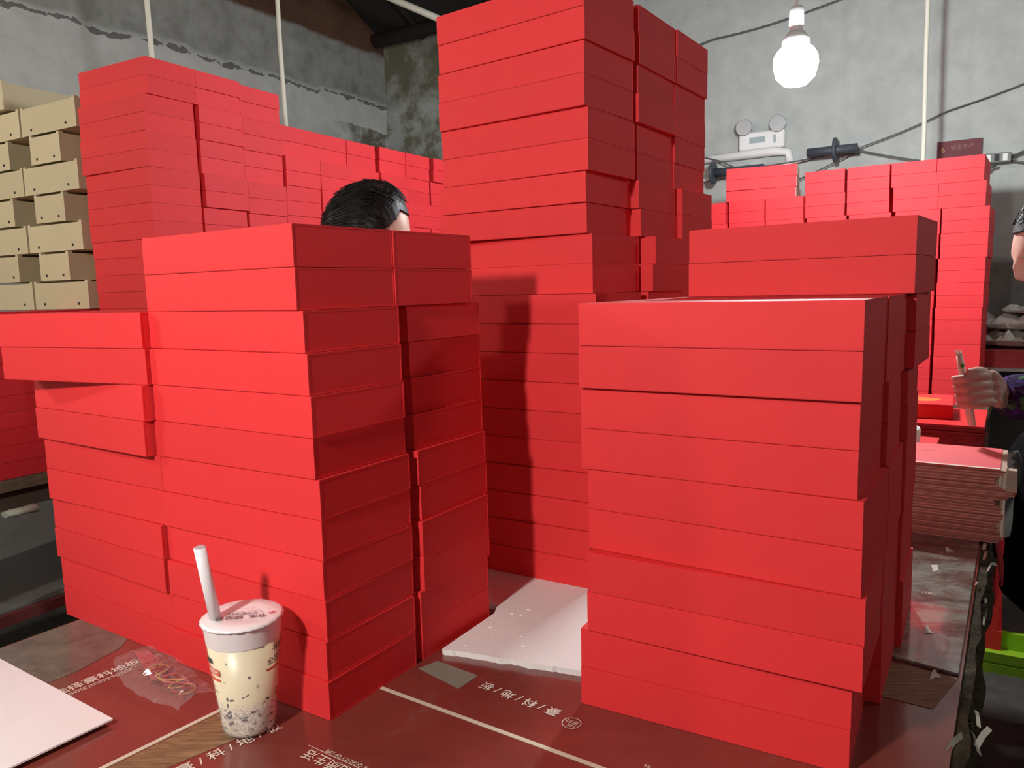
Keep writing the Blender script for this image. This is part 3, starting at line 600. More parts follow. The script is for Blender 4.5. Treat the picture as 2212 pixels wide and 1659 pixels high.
# ------------------------------------------------------------------ foam board
fb = random.Random(2)
P1 = Vector((-.106, 1.014, 0)); P2 = Vector((.094, .9375, 0)); bb = Vector((math.sin(rad(33)), math.cos(rad(33)), 0))
front = []
for i in range(41):
    t = i / 40; q = P1.lerp(P2, t); n_ = Vector((-.37, -.93, 0))
    front.append(q + n_ * (.0055 * noise.noise(Vector((t * 9, 0, 3))) + .0030 * noise.noise(Vector((t * 47, 0, 9)))))
backside = [P2 + bb * .82, Vector((.05, 1.86, 0)), Vector((-.27, 1.335, 0)), Vector((-.032, 1.155, 0)), Vector((-.036, 1.128, 0))]
poly = front + backside
mb = MB(); mb.prism([(q.x, q.y) for q in poly], 0.0001, .0080)
foam = mb.build('foam_board', foam_m)
tag(foam, 'white foam board with a ragged front edge lying under the tall tower', 'foam board')
ch = MB()
for i in range(46):
    q = P1.lerp(P2, fb.uniform(.08, .98)) + bb * fb.uniform(.01, .30); s_ = fb.uniform(.0012, .0055); a_ = fb.uniform(-.6, .3)
    c_, s2 = math.cos(a_), math.sin(a_)
    ch.add([(q.x - c_ * s_, q.y - s2 * s_, .0081), (q.x + c_ * s_, q.y + s2 * s_, .0081), (q.x + .2 * s_, q.y - s_ * .6, .0081), (q.x, q.y, .0081 + s_ * .30)], [(0, 2, 3), (2, 1, 3), (1, 0, 3)])
o = ch.build('foam_flakes', foam_m, foam); o['kind'] = 'stuff'

# ------------------------------------------------------------------ white board bottom left
S0 = Vector((-.482, .856, 0)); sa = (Vector((-.727, 1.021, 0)) - S0).normalized(); sb = (Vector((-.536, .778, 0)) - S0).normalized()
wb_m = mat('white_card', (.84, .80, .80), .38, spec=.4)
v = texco(wb_m); f = noise_tex(wb_m, v, 7, 4); setc(wb_m, ramp(wb_m, f, [(.3, (.82, .78, .76)), (.7, (.87, .83, .84))])); bump(wb_m, f, .08, .002)
mb = MB(); mb.prism([(q.x, q.y) for q in (S0, S0 + sa * .30, S0 + sa * .30 + sb * .40, S0 + sb * .40)], .0058, .0085)
tag(mb.build('white_card', wb_m, bevel=.0004), 'white card sheet lying at the bottom left corner of the table', 'card')
mb = MB(); mb.prism([(q.x, q.y) for q in (S0 + sa * .012 + sb * .012, S0 + sa * .28 + sb * .012, S0 + sa * .28 + sb * .36, S0 + sa * .012 + sb * .36)], .0003, .0057)
tag(mb.build('grey_card', mat('grey_card', (.25, .2, .18), .7)), 'backing card hidden directly under the white card sheet', 'card')

# ------------------------------------------------------------------ crumpled clear bag beside the stack
bag_m = mat('clear_film', (.85, .80, .78), .08, spec=.9, alpha=.10)
bag_m.node_tree.nodes['Principled BSDF'].inputs['Coat Weight'].default_value = .3
c0_ = Vector((-.545, 1.045, 0)); c1_ = Vector((-.395, .905, 0)); dd = (c1_ - c0_); nb = Vector((-dd.y, dd.x, 0)).normalized()
NX, NY = 46, 14; vs_ = []; fs = []
for i in range(NX):
    for j in range(NY):
        t = i / (NX - 1); u_ = j / (NY - 1)
        wd = .032 + .018 * math.sin(t * PI) ; q = c0_ + dd * t + nb * ((u_ - .62) * wd * 1.6 + .006 * noise.noise(Vector((t * 6, u_ * 3, 1))))
        h = .003 + .020 * math.sin(u_ * PI) * (.35 + .65 * abs(noise.noise(Vector((t * 11, u_ * 4, 2))))) * math.sin(min(1, t * 4) * PI / 2) + .004 * abs(noise.noise(Vector((t * 40, u_ * 16, 5))))
        vs_.append((q.x, q.y, h if 0 < j < NY - 1 else .0012))
for i in range(NX - 1):
    for j in range(NY - 1): fs.append((i * NY + j, (i + 1) * NY + j, (i + 1) * NY + j + 1, i * NY + j + 1))
bag = thing('plastic_bag', 'crumpled clear plastic bag with red and gold cord at the foot of the left stack', 'bag', tuple(c0_))
bmb = MB(); bmb.add(vs_, fs); o = bmb.build('film', bag_m, bag); o.matrix_parent_inverse = Matrix.Translation(-c0_)
for k_, (m_, n0) in enumerate(((mat('gold_cord', (.50, .25, .04), .5), 2), (mat('crimson_cord', (.42, .015, .02), .5), 3))):
    for q_ in range(n0):
        ps = []
        for i in range(40):
            t = i / 39; cc = c0_ + dd * (.32 + .5 * t + .10 * math.sin(t * 9 + q_ * 2 + k_)) + nb * (.012 * math.sin(t * 17 + q_ * 3 + k_) - .006)
            ps.append((cc.x, cc.y, .0035 + .004 * abs(math.sin(t * 7 + q_))))
        mbt = MB(); mbt.tube(ps, .0009, 5); o = mbt.build('cord', m_, bag); o.matrix_parent_inverse = Matrix.Translation(-c0_); o['label'] = ('gold cord', 'crimson cord')[k_]
o = sheet('pink_wrapper', [c0_ + nb * -.004 + Vector((0, 0, 0)), c0_ + dd * .5 - nb * .022, c0_ + dd * .6 - nb * .008, c0_ + dd * .08 + nb * .012], mat('pink_wrapper', (.45, .06, .07), .4), .0010, .0016, parent=bag)
o.matrix_parent_inverse = Matrix.Translation(-c0_); o['label'] = 'flattened pinkish-red wrapper inside the bag'

# ------------------------------------------------------------------ milk tea cup
CU = Vector((-.3165, .8445, .0008)); Hc = .136; rb_, rt_ = .0300, .0440
cup = thing('drink_cup', 'plastic cup of milk tea with sealed lid and white straw by the left stack', 'cup', tuple(CU))
liquid = mat('milk_tea', (.74, .62, .45), .35, spec=.5)
v = texco(liquid); nn_, ll_, bb_ = nodes(liquid); sp_ = nn_.new('ShaderNodeSeparateXYZ'); ll_.new(v, sp_.inputs[0])
lowf = ramp(liquid, math_n(liquid, 'MULTIPLY', math_n(liquid, 'SUBTRACT', .048, sp_.outputs[2]), 60), [(0, (0, 0, 0)), (1, (1, 1, 1))])
blob = ramp(liquid, noise_tex(liquid, v, 95, 4, .6, 1.6), [(.44, (.78, .68, .56)), (.52, (.45, .34, .26)), (.58, (.80, .72, .60))])
setc(liquid, mixc(liquid, lowf, (.84, .72, .48), blob))
film = mat('cup_plastic', (.95, .93, .93), .18, spec=.5, alpha=.10)
def rz(z): return rb_ + (rt_ - rb_) * z / Hc
fillz = .112
MB().lathe([(rb_ - .004, .0022), (rb_ - .0012, .0035), (rz(.01) - .0012, .01), (rz(fillz) - .0012, fillz)], 48).build('milk_tea', liquid, cup)
MB().lathe([(rb_ - .004, .0), (rb_, .003), (rz(.01), .01), (rt_, Hc - .002), (rt_ + .0016, Hc)], 48, caps=False).build('cup_wall', film, cup)
frost = mat('frosted_band', (.93, .84, .82), .5, alpha=.93)
MB().lathe([(rz(fillz) - .0006, fillz - .001), (rt_ - .0006, Hc - .0015)], 48, caps=False).build('frosted_upper_wall', frost, cup)
lidm = mat('lid_film', (.86, .80, .80), .3, spec=.5, coat=.3)
lm = MB(); N = 64; vs_ = [(0, 0, Hc + .0012)]
for k_, (r0, dz_) in enumerate(((.6, .0010), (.93, .0016), (1.0, .0004))):
    for i in range(N):
        a_ = 2 * PI * i / N; rr_ = .0462 * r0 * (1 + (.018 * math.sin(i * 2.4) + .012 * noise.noise(Vector((i * .7, 1, 1)))) * (k_ == 2))
        vs_.append((rr_ * math.cos(a_), rr_ * math.sin(a_), Hc + dz_ + (.0008 * noise.noise(Vector((i * .9, k_, 0)))) - (.0016 if k_ == 2 else 0)))
fs = [(0, 1 + i, 1 + (i + 1) % N) for i in range(N)]
for k_ in (0, 1):
    for i in range(N): fs.append((1 + k_ * N + i, 1 + (k_ + 1) * N + i, 1 + (k_ + 1) * N + (i + 1) % N, 1 + k_ * N + (i + 1) % N))
lm.add(vs_, fs, smooth=True)
lid = lm.build('lid', lidm, cup); md = lid.modifiers.new('t', 'SOLIDIFY'); md.thickness = .0005
ink_k = mat('lid_print_black', (.05, .04, .05), .5); ink_r = mat('lid_print_red', (.65, .05, .06), .5); ink_o = mat('cup_print_orange', (.80, .16, .08), .5)
def rel(q, x, y): return q.x * x
lx_ = Vector((-.86, -.50, 0)).normalized()   # reading direction of the lid text (upside down for the viewer)
lx_ = Vector((-.80, -.12, 0)).normalized()
ly_ = Vector((-lx_.y, lx_.x, 0))
def lid_text(s_, size, x, y, m_, bold=0.0):
    me = text_mesh(s_, size, bold); o = link('lid_print', me, m_, lid); q = lx_ * x + ly_ * y
    o.location = (q.x, q.y, Hc + .0024); o.rotation_euler = (0, 0, math.atan2(lx_.y, lx_.x)); return o
lid_text('书亦  烧仙草', .0104, -.030, .010, ink_k, .0001); lid_text('半杯都是料', .0066, -.018, -.0005, ink_k)
lid_text('· · · · · · · · · · · · · · · · · · ·', .006, -.030, .022, ink_k); lid_text('— —  — —', .005, -.012, -.013, ink_k)
mbp = MB(); vs_ = []; N = 36
for i in range(N):
    a_ = 2 * PI * i / N; cx = .014 * (1 if math.cos(a_) > 0 else -1)
    for r0 in (.0052, .0047): vs_.append((cx + r0 * math.cos(a_), r0 * math.sin(a_), 0))
mbp.add(vs_, [(2 * i, 2 * i + 1, 2 * ((i + 1) % N) + 1, 2 * ((i + 1) % N)) for i in range(N)])
o = mbp.build('lid_print', ink_k, lid); q = lx_ * -.003 + ly_ * -.0005; o.location = (q.x, q.y, Hc + .0024); o.rotation_euler = (0, 0, math.atan2(lx_.y, lx_.x))
mbp = MB(); ring((0, 0), .0040, .0033, z=0, mb=mbp); mbp.add([(-.003, -.0005, 0), (.003, -.0005, 0), (.003, .0005, 0), (-.003, .0005, 0)], [(0, 1, 2, 3)]); mbp.add([(-.0005, -.003, 0), (.0005, -.003, 0), (.0005, .003, 0), (-.0005, .003, 0)], [(0, 1, 2, 3)])
o = mbp.build('lid_print', ink_r, lid); q = lx_ * -.034 + ly_ * .004; o.location = (q.x, q.y, Hc + .0024)
straw_m = mat('straw_white', (.88, .83, .83), .35)
s0 = Vector((-.0265, -.0045, .012)); sTip = Vector((-.0332, -.0225, .2250)); sIn = Vector((-.0265, -.010, Hc))
MB().tube([tuple(sIn), tuple(sIn.lerp(sTip, .5)), tuple(sTip)], .0066, 20).build('straw', straw_m, cup)
o = MB().lathe([(.0001, 0), (.0055, 0.0004)], 20, c=tuple(sTip), rot=(sTip - sIn).to_track_quat('Z', 'Y').to_matrix()).build('straw_mouth', mat('straw_inside', (.45, .40, .40), .6), cup)
# jelly strips and beans near the surface of the drink
jm = MB(); jr = random.Random(9)
for i in range(74):
    z_ = jr.uniform(.005, .045) if i > 16 else jr.uniform(.05, .10)
    an = jr.uniform(-PI, 0.15); r0 = rz(z_) - .0009; s_ = jr.uniform(.0011, .0032) if i > 16 else jr.uniform(.0015, .003); th_ = jr.uniform(0, PI)
    T_ = Vector((-math.sin(an), math.cos(an), 0)); C_ = Vector((math.cos(an) * r0, math.sin(an) * r0, z_)); U_ = Vector((0, 0, 1))
    e1 = (T_ * math.cos(th_) + U_ * math.sin(th_)) * s_; e2 = (T_ * -math.sin(th_) + U_ * math.cos(th_)) * s_ * jr.uniform(.18, .6)
    nrm_ = Vector((math.cos(an), math.sin(an), 0)) * .0004
    jm.add([C_ + nrm_ + e1 * math.cos(2 * PI * k / 7) + e2 * math.sin(2 * PI * k / 7) for k in range(7)], [tuple(range(7))])
jm = [f_ for f_ in (jm,)][0]
o = jm.build('grass_jelly_bits', mat('grass_jelly', (.13, .11, .13), .4), cup); o['kind'] = 'stuff'; o['label'] = 'dark jelly bits and beans in the lower drink'
def cup_text(s_, size, an, z_, m_, bold=.0001):
    me = text_mesh(s_, size, bold)
    for v_ in me.vertices:
        r0 = rz(z_ + v_.co.y) + .0004; a_ = an + v_.co.x / r0; v_.co = Vector((math.cos(a_) * r0, math.sin(a_) * r0, z_ + v_.co.y))
    return link('cup_print', me, m_, cup)
def cup_bar(an0, an1, z0_, z1_, m_):
    mb = MB(); vs_ = []
    for i in range(9):
        a_ = an0 + (an1 - an0) * i / 8
        for z_ in (z0_, z1_): r0 = rz(z_) + .00035; vs_.append((math.cos(a_) * r0, math.sin(a_) * r0, z_))
    mb.add(vs_, [(2 * i, 2 * i + 2, 2 * i + 3, 2 * i + 1) for i in range(8)]); return mb.build('cup_print', m_, cup)
vdir = math.atan2(-CU.y, -CU.x)   # direction towards the viewer
cup_text('书亦烧仙草', .0095, vdir + .80, .101, ink_k); cup_text('全国门店', .0095, vdir + .62, .088, ink_k); cup_bar(vdir + .62, vdir + 1.4, .0775, .0805, ink_o)
cup_bar(vdir - 1.6, vdir - .80, .080, .088, ink_o); cup_text('7000+', .0072, vdir - 1.32, .084, mat('cup_print_white', (.85, .8, .78), .5)); cup_bar(vdir - 1.6, vdir - .82, .073, .0765, ink_o)
cup_bar(vdir - 1.6, vdir - 1.08, .093, .099, ink_k); cup_bar(vdir + 1.1, vdir + 1.4, .040, .049, ink_o)
# ------------------------------------------------------------------ light bulbs (the visible one, its like out of view, and an added left aisle fill)
def bulb(pos, label, strength, warm=(1, .98, .95), r=.05, cable=1.3, lean=(0, 0)):
    o = thing('light_bulb', label, 'lamp', pos)
    em = mat('bulb_glow', (1, 1, 1), .4, emit=warm, estr=strength)
    prof = [(.0008, -.058), (r * .52, -.053), (r * .86, -.036), (r, -.008), (r * .96, .014), (r * .78, .033), (r * .62, .041)]
    kz_ = r / .05; prof = [(a_, b_ * kz_) if b_ < 0 else (a_, b_) for a_, b_ in prof]
    MB().lathe(prof, 28, caps=True).build('diffuser', em, o)
    MB().lathe([(r * .62, .0412), (r * .60, .060), (.026, .082), (.022, .086)], 24).build('heat_sink', white_plastic, o)
    MB().lathe([(.0175, .0862), (.0185, .098), (.021, .100), (.021, .150), (.018, .156), (.007, .160)], 20).build('lamp_holder', white_plastic, o)
    MB().tube([(0, 0, .1605), (lean[0] * .5, lean[1] * .5, .16 + cable / 2), (lean[0], lean[1], .16 + cable)], .0045, 8).build('cable', white_plastic, o)
    return o
bulb((.892, 2.45, 1.172), 'lit white bulb hanging on a cable above the right stack', BULB_STRENGTH['back'], (.90, .97, 1.0), r=.066, cable=1.9)
bulb((-.73, -.09, .95), 'lit bulb over the near left side of the table, out of the picture', BULB_STRENGTH['left'], (1, .97, .93), cable=1.9)
bulb((.8, -1.0, 1.15), 'lit bulb behind the viewer, out of the picture', BULB_STRENGTH['behind'], (1, .95, .88), cable=1.9)
bulb((2.6, 1.5, 1.55), 'lit bulb over the right aisle, out of the picture', BULB_STRENGTH['right'], (1, .96, .92), cable=1.9)
bulb((-2.5, 1.15, 1.35), 'unseen fill bulb added over the left aisle, out of the picture', BULB_STRENGTH['far'], (1, .95, .86), cable=1.9)  # added fill, no known lamp here: brightens the far left box fronts

# ------------------------------------------------------------------ poles and conduit
for (x, y, z0_, lab, r) in ((-1.225, 2.80, -.76, 'thin cream pole behind the far left wall of boxes, nearer of the two', .0088), (-.905, 3.27, -.76, 'thin cream pole rising beside the lower part of the far left wall', .0088),
                  (1.845, 3.50, -.76, 'thin cream pole behind the far right wall of boxes', .0095)):
    ps = [(x + .004 * math.sin(i * 1.7), y, z0_ + i * .38) for i in range(10)]
    t = MB().tube(ps, r, 10).build('pole', pole_m); tag(t, lab, 'pole', 'thin cream poles')
q0, q1 = Vector((-.95, 4.22, 2.185)), Vector((.35, 4.18, 1.60))
tag(MB().tube([tuple(q0), tuple(q1)], .018, 12).build('conduit_pipe', pole_m), 'white pipe slanting down under the dark roof left of the tower', 'pipe')

# ------------------------------------------------------------------ fittings on the back wall
def onwall(a, z, off=.0): q = corner + aW * a - bW * off; return Vector((q.x, q.y, z))
RW = Matrix.Rotation(math.atan2(aW.y, aW.x), 3, 'Z')
e = thing('emergency_light', 'twin-head white emergency light on the back wall', 'lamp', tuple(onwall(2.56, 1.235, .03)), math.atan2(aW.y, aW.x))
MB().bbox((-.115, -.03, -.045), (.115, .029, .045)).build('housing', white_plastic, e, bevel=.006)
for sx in (-.085, .085):
    MB().lathe([(.012, 0), (.034, .012), (.042, .05), (.040, .052)], 20, c=(sx, 0, .07), rot=Matrix.Rotation(PI / 2, 3, 'X')).build('lamp_head', steel, e)
    MB().tube([(sx, 0, .04), (sx, -.01, .07)], .008, 8).build('bracket', white_plastic, e)
MB().bbox((-.06, -.0315, -.012), (.02, -.0302, .018)).build('status_panel', mat('status_panel', (.35, .42, .42), .5), e); MB().bbox((.06, -.0315, -.02), (.075, -.0302, .02)).build('status_panel', mat('status_panel_b', (.4, .45, .45), .5), e)
o = MB().tube([tuple(onwall(2.0, 1.17, .03)), tuple(onwall(2.62, 1.175, .03)), tuple(onwall(2.69, 1.165, .03)), tuple(onwall(2.70, 1.10, .03))], .022, 10).build('wall_conduit', white_plastic); tag(o, 'thick white conduit under the emergency light', 'pipe')
def curve_wire(pts, r, m_, label):
    P = [Vector(p) for p in pts]; out = []
    for i in range(len(P) - 1):
        for k in range(6):
            t = k / 6; p = P[i].lerp(P[i + 1], t); p.z -= .02 * math.sin(t * PI) * (P[i + 1] - P[i]).length; out.append(tuple(p))
    out.append(tuple(P[-1])); tag(MB().tube(out, r, 6).build('cable', m_), label, 'cable')
curve_wire([onwall(1.9, 1.74, .02), onwall(2.3, 1.79, .02), onwall(2.75, 1.83, .02), onwall(3.2, 1.93, .02)], .005, wire_m, 'thin grey cable crossing the back wall above the bulb')
curve_wire([onwall(1.9, 1.33, .06), onwall(2.35, 1.15, .06), onwall(2.45, 1.10, .06), onwall(3.0, 1.14, .06), onwall(3.45, 1.02, .06)], .004, wire_m, 'grey cable sagging across the back wall over the red boxes')
curve_wire([onwall(2.0, 1.05, .05), onwall(2.45, 1.085, .05), onwall(2.8, 1.12, .05)], .008, white_plastic, 'pale cable running between the black pipe rollers')
curve_wire([onwall(2.75, 1.02, .05), onwall(3.05, 1.15, .05), onwall(3.4, 1.27, .03), onwall(3.9, 1.42, .02)], .0035, wire_m, 'faint thin cable rising to the right on the back wall')
for a_, z_, l0, l1, lab in ((2.33, 1.085, .0, .26, 'black pipe roller with round flange, behind the crosswise red boxes'), (2.93, 1.135, -.13, .10, 'black pipe roller with round flange, right of the bulb')):
    p = thing('pipe_roller', lab, 'pipe fitting', tuple(onwall(a_, z_, .12)), math.atan2(aW.y, aW.x), 'black pipe rollers')
    MB().tube([(l0, 0, 0), (l1, 0, 0)], .021, 14).build('roller', dark_pipe, p)
    MB().lathe([(.058, 0), (.060, .006), (.058, .014)], 24, rot=Matrix.Rotation(PI / 2, 3, 'Y'), c=(-.007, 0, 0)).build('flange', dark_pipe, p)
    MB().tube([(l1 * .8, 0, 0), (l1 * .8, .12, -.01)], .008, 8).build('wall_bracket', dark_pipe, p)
sgn = thing('wall_sign', 'dark red sign with gold print peeking over the far right wall', 'sign', tuple(onwall(3.45, 1.045, .012)), math.atan2(aW.y, aW.x))
MB().bbox((-.09, -.004, -.10), (.09, .006, .09)).build('sign_board', mat('sign_red', (.13, .012, .02), .6), sgn)
gold = mat('gold_print', (.55, .30, .05), .5); gold2 = mat('dull_gold_print', (.22, .07, .05), .5)
for s_, sz, x, z_, m_ in (('6', .03, -.072, .050, gold), ('安全生产', .024, -.035, .058, gold2)):
    me = text_mesh(s_, sz, .0002); o = link('lettering', me, m_, sgn); o.location = (x, -.0046, z_); o.rotation_euler = (PI / 2, 0, 0)
sk = thing('wall_socket', 'small grey socket box with loose wires at the right of the back wall', 'socket', tuple(onwall(3.60, 1.03, .035)), math.atan2(aW.y, aW.x))
MB().bbox((-.055, -.03, -.018), (.055, .034, .024)).build('socket_box', mat('grey_box', (.22, .22, .20), .6), sk, bevel=.003)
for sx in (-.032, 0, .032): MB().bbox((sx - .009, -.033, -.012), (sx + .009, -.0302, .018)).build('slot', white_plastic if sx else black, sk)
for k, (p0_, p1_, p2_) in enumerate((((-.05, 0, -.01), (-.12, -.01, .0), (-.26, 0, .01)), ((.05, 0, .0), (.16, 0, .05), (.34, 0, .08)), ((-.0, -.01, -.03), (-.09, -.01, -.06), (-.2, 0, -.075)), ((.04, 0, -.01), (.12, 0, -.03), (.3, 0, .05)))):
    MB().tube([p0_, p1_, p2_], .006, 6).build('wire', wire_m, sk)
MB().tube([(-.10, -.01, -.055), (-.03, -.012, -.045)], .009, 8).build('wire_joint', mat('red_tape', (.16, .02, .03), .6), sk)['label'] = 'red taped wire joint'

# ------------------------------------------------------------------ right side of the table: stack of folded boards, rolls, sheets
pk = random.Random(4)
board_edge = mat('board_edge', (.52, .34, .26), .8); board_pale = mat('board_face_pale', (.85, .66, .54), .7)
card_top = mat('coral_card', (.88, .13, .14), .5)
E0 = Vector((.794, 1.470, 0)); E1 = Vector((.900, 1.400, 0)); ea = (E1 - E0).normalized(); eb = Vector((-ea.y, ea.x, 0))
FRc = Vector((.905, 1.392, 0))
cs = thing('card_stack', 'tall stack of folded cards with coral top and cream edges at the table edge', 'stack of cards', (FRc.x, FRc.y, .0045), math.atan2(ea.y, ea.x))
N_ = 58; zt_ = 0
th = .0022
for i in range(N_):
    dx = .010 * math.sin(i * .35) * (.5 if i < 30 else 1) + pk.uniform(-.003, .003) + (.012 if 34 < i < 42 else 0); dy = pk.uniform(-.002, .002)
    z_ = i * .00240
    mb = MB(); mb.bbox((-.30 + dx, dy, z_), (dx, .21 + dy, z_ + (th if i % 7 else .0015))); mb.build('card', board_pale if i % 5 in (0, 3) else board_edge, cs)
mb = MB(); mb.bbox((-.30, .0, N_ * .0024), (-.003, .21, N_ * .0024 + .0016)); o = mb.build('top_card', card_top, cs); o['label'] = 'coral red top card with a cream front border'
mb = MB(); mb.bbox((-.30, .0, N_ * .0024 + .0017), (-.003, .010, N_ * .0024 + .0023)); mb.build('cream_border', board_pale, cs)
me = text_mesh('双喜  临门', .014); o = link('card_print', me, mat('faint_gold', (.80, .28, .12), .5), cs); o.location = (-.15, .135, N_ * .0024 + .0020)
# tape roll behind the cards
tr_ = thing('tape_roll', 'white roll lying flat behind the coral card stack', 'roll', (.88, 1.78, .122))
MB().lathe([(.020, 0), (.068, 0), (.070, .004), (.070, .034), (.068, .038), (.020, .038), (.020, 0)], 36, caps=False).build('roll_body', mat('roll_white', (.78, .77, .72), .6), tr_)
MB().lathe([(.0195, .001), (.0195, .037), (.017, .037), (.017, .001), (.0195, .001)], 24, caps=False).build('core', kraft, tr_)
bx_ = MB(); bx_.bbox((-.16, -.09, 0), (.10, .09, .1175)); o = bx_.build('red_carton', red_tray, bevel=.001, loc=(.89, 1.79, .0045), rotz=rad(-33)); tag(o, 'small dark red carton under the white roll', 'box')
# dark red sheet stack with the gift box on it
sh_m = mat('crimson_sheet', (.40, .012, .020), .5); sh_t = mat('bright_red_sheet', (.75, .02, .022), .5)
ss = thing('sheet_stack', 'stack of crimson folded sheets behind the roll with a bright red top', 'stack of sheets', (1.185, 1.905, .0045), rad(-33))
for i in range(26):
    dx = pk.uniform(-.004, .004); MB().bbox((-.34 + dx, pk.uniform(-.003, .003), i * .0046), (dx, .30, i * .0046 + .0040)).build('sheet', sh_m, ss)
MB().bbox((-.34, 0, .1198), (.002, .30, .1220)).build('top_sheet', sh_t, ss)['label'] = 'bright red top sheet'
gb = thing('gift_box', 'flat red gift box with a gold oval lying on the crimson sheet stack', 'box', (1.17, 2.015, .1268), rad(-30))
MB().bbox((-.26, 0, 0), (0, .20, .040)).build('box_body', red, gb, bevel=.001)
mbp = MB(); mbp.add([(-.085 + .055 * math.cos(2 * PI * i / 30), .09 + .040 * math.sin(2 * PI * i / 30), .0404) for i in range(30)], [tuple(range(30))]); mbp.build('gold_oval', mat('gold_foil', (.55, .17, .03), .5), gb)
# red flap hanging over the table edge and pale strips
for k, (pts, m_, lab) in enumerate(((((.925, 1.47, .10), (.955, 1.52, .11), (.985, 1.50, -.08), (.945, 1.44, -.10)), sh_m, 'crimson folded sheet leaning at the table edge behind the coral cards'),
                      (((.962, 1.50, .01), (1.02, 1.58, .04), (1.03, 1.57, -.06), (.965, 1.49, -.16)), sh_t, 'red sheet hanging over the table edge beside the cards'))):
    mb = MB(); q = [Vector(p) for p in pts]; off = Vector((.02, -.004, 0)); mb.add(q + [p + off * .2 for p in q], [(0, 1, 2, 3), (7, 6, 5, 4), (0, 4, 5, 1), (1, 5, 6, 2), (2, 6, 7, 3), (3, 7, 4, 0)])
    tag(mb.build('red_sheet', m_), lab, 'sheet')
film2 = mat('pale_film', (.62, .60, .55), .3, alpha=.8)
mb = MB(); n_ = 14
vs_ = []
for i in range(n_):
    t = i / (n_ - 1); z_ = .115 - .20 * t; wv = .006 * math.sin(t * 9)
    vs_ += [(1.075 + wv, 1.66, z_), (1.135 + wv + .010 * math.sin(t * 5), 1.70, z_ - .003), (1.138 + wv + .010 * math.sin(t * 5), 1.70, z_ - .003), (1.078 + wv, 1.663, z_)]
fs = []
for i in range(n_ - 1):
    for k in range(4): fs.append((4 * i + k, 4 * i + (k + 1) % 4, 4 * i + 4 + (k + 1) % 4, 4 * i + 4 + k))
mb.add(vs_, fs, smooth=True); tag(mb.build('plastic_film', film2), 'pale wrinkled plastic film hanging between the cards and the person', 'film')

# ------------------------------------------------------------------ things under and beside the table on the right
crate_m = mat('lime_plastic', (.28, .50, .02), .45)
cr = thing('plastic_crate', 'lime green plastic crate on the floor at the right edge', 'crate', (1.73, 2.21, -.76), rad(-30))
for (lo, hi) in (((-.30, 0, 0), (.35, .02, .030)), ((-.30, 0, .038), (.35, .02, .068)), ((-.30, .02, 0), (-.28, .20, .068)), ((.33, .02, 0), (.35, .20, .068)), ((-.28, .18, 0), (.33, .20, .068)), ((-.28, .02, 0), (.33, .18, .01))):
    MB().bbox(lo, hi).build('crate_slat', crate_m, cr)
for x_ in (-.27, -.10, .02, .20, .32): MB().bbox((x_, .003, .0302), (x_ + .02, .017, .0378)).build('crate_post', crate_m, cr)
fa, fb_ = ab(-33); fq = Vector((1.62, 2.46, 0))
for i in range(8):
    d = pk.uniform(-.006, .006)
    q = fq + fa * d
    mb = MB(); mb.bbox((-.34, 0, 0), (0, .25, .078)); o = mb.build('red_carton', red_tray, bevel=.0008, loc=(q.x, q.y, -.76 + .0 + i * .079), rotz=rad(-33 + pk.uniform(-.5, .5)))
    tag(o, '%s dark red carton of the floor pile beside the packing table' % ORD[7 - i], 'box', 'dark red cartons on the floor at the right')

# ------------------------------------------------------------------ far table at the right edge: red sheets, foil bags, cloth
ft = thing('side_table', 'grey side table at the right picture edge under red sheets and foil bags', 'table', (1.99, 3.27, .12), rad(-32))
MB().bbox((-.05, -.02, -.012), (1.1, .36, .0)).build('table_top', mat('grey_top', (.35, .34, .31), .5), ft)
for q in ((.0, .02), (1.05, .02), (.0, .32), (1.05, .32)): MB().bbox((q[0] - .02, q[1] - .02, -.88), (q[0] + .02, q[1] + .02, -.012)).build('leg', dark_pipe, ft)
sh2 = thing('sheet_stack', 'pile of dark red sheets under the foil bags at the right edge', 'stack of sheets', (1.99, 3.28, .1205), rad(-32))
for i in range(10): MB().bbox((-.03 + pk.uniform(-.01, .01), .01, i * .0075), (1.0, .33, i * .0075 + .0068)).build('sheet', sh_m if i < 9 else mat('dusty_red_sheet', (.35, .05, .05), .6), sh2)
foil = mat('foil_film', (.72, .69, .64), .25, metal=.35)
dark_print = mat('dark_print', (.03, .03, .03), .4)
def foil_bag(c, lx, ly, lz, seed, label, rz_=-32):
    rs = random.Random(seed); nx, ny = 16, 10; vs_ = []; fs = []
    for s_ in (1, -1):
        for i in range(nx):
            for j in range(ny):
                u_, v_ = i / (nx - 1), j / (ny - 1); h = lz / 2 * (math.sin(u_ * PI) * math.sin(v_ * PI)) ** .35
                nz = .8 * lz * noise.noise(Vector((u_ * 9 + seed, v_ * 7, s_ * 2))) - .15 * lz
                vs_.append(((u_ - .5) * lx, (v_ - .5) * ly, lz / 2 + s_ * h + (nz if s_ > 0 and 0 < i < nx - 1 and 0 < j < ny - 1 else 0)))
        o_ = 0 if s_ == 1 else nx * ny
        for i in range(nx - 1):
            for j in range(ny - 1): fs.append((o_ + i * ny + j, o_ + (i + 1) * ny + j, o_ + (i + 1) * ny + j + 1, o_ + i * ny + j + 1))
    t = thing('foil_bag', label, 'bag', c, rad(rz_), 'foil bags at the right edge')
    mb = MB(); mb.add(vs_, fs); mb.build('bag_body', foil, t)
    mb = MB(); mb.bbox((lx * .05, -ly / 2 + .004, lz * .30), (lx * .30, -ly / 2 + .008, lz * .75)); mb.build('printed_panel', dark_print, t)
    return t
q0 = Vector((1.99, 3.28, .198)); a3, b3 = ab(-32)
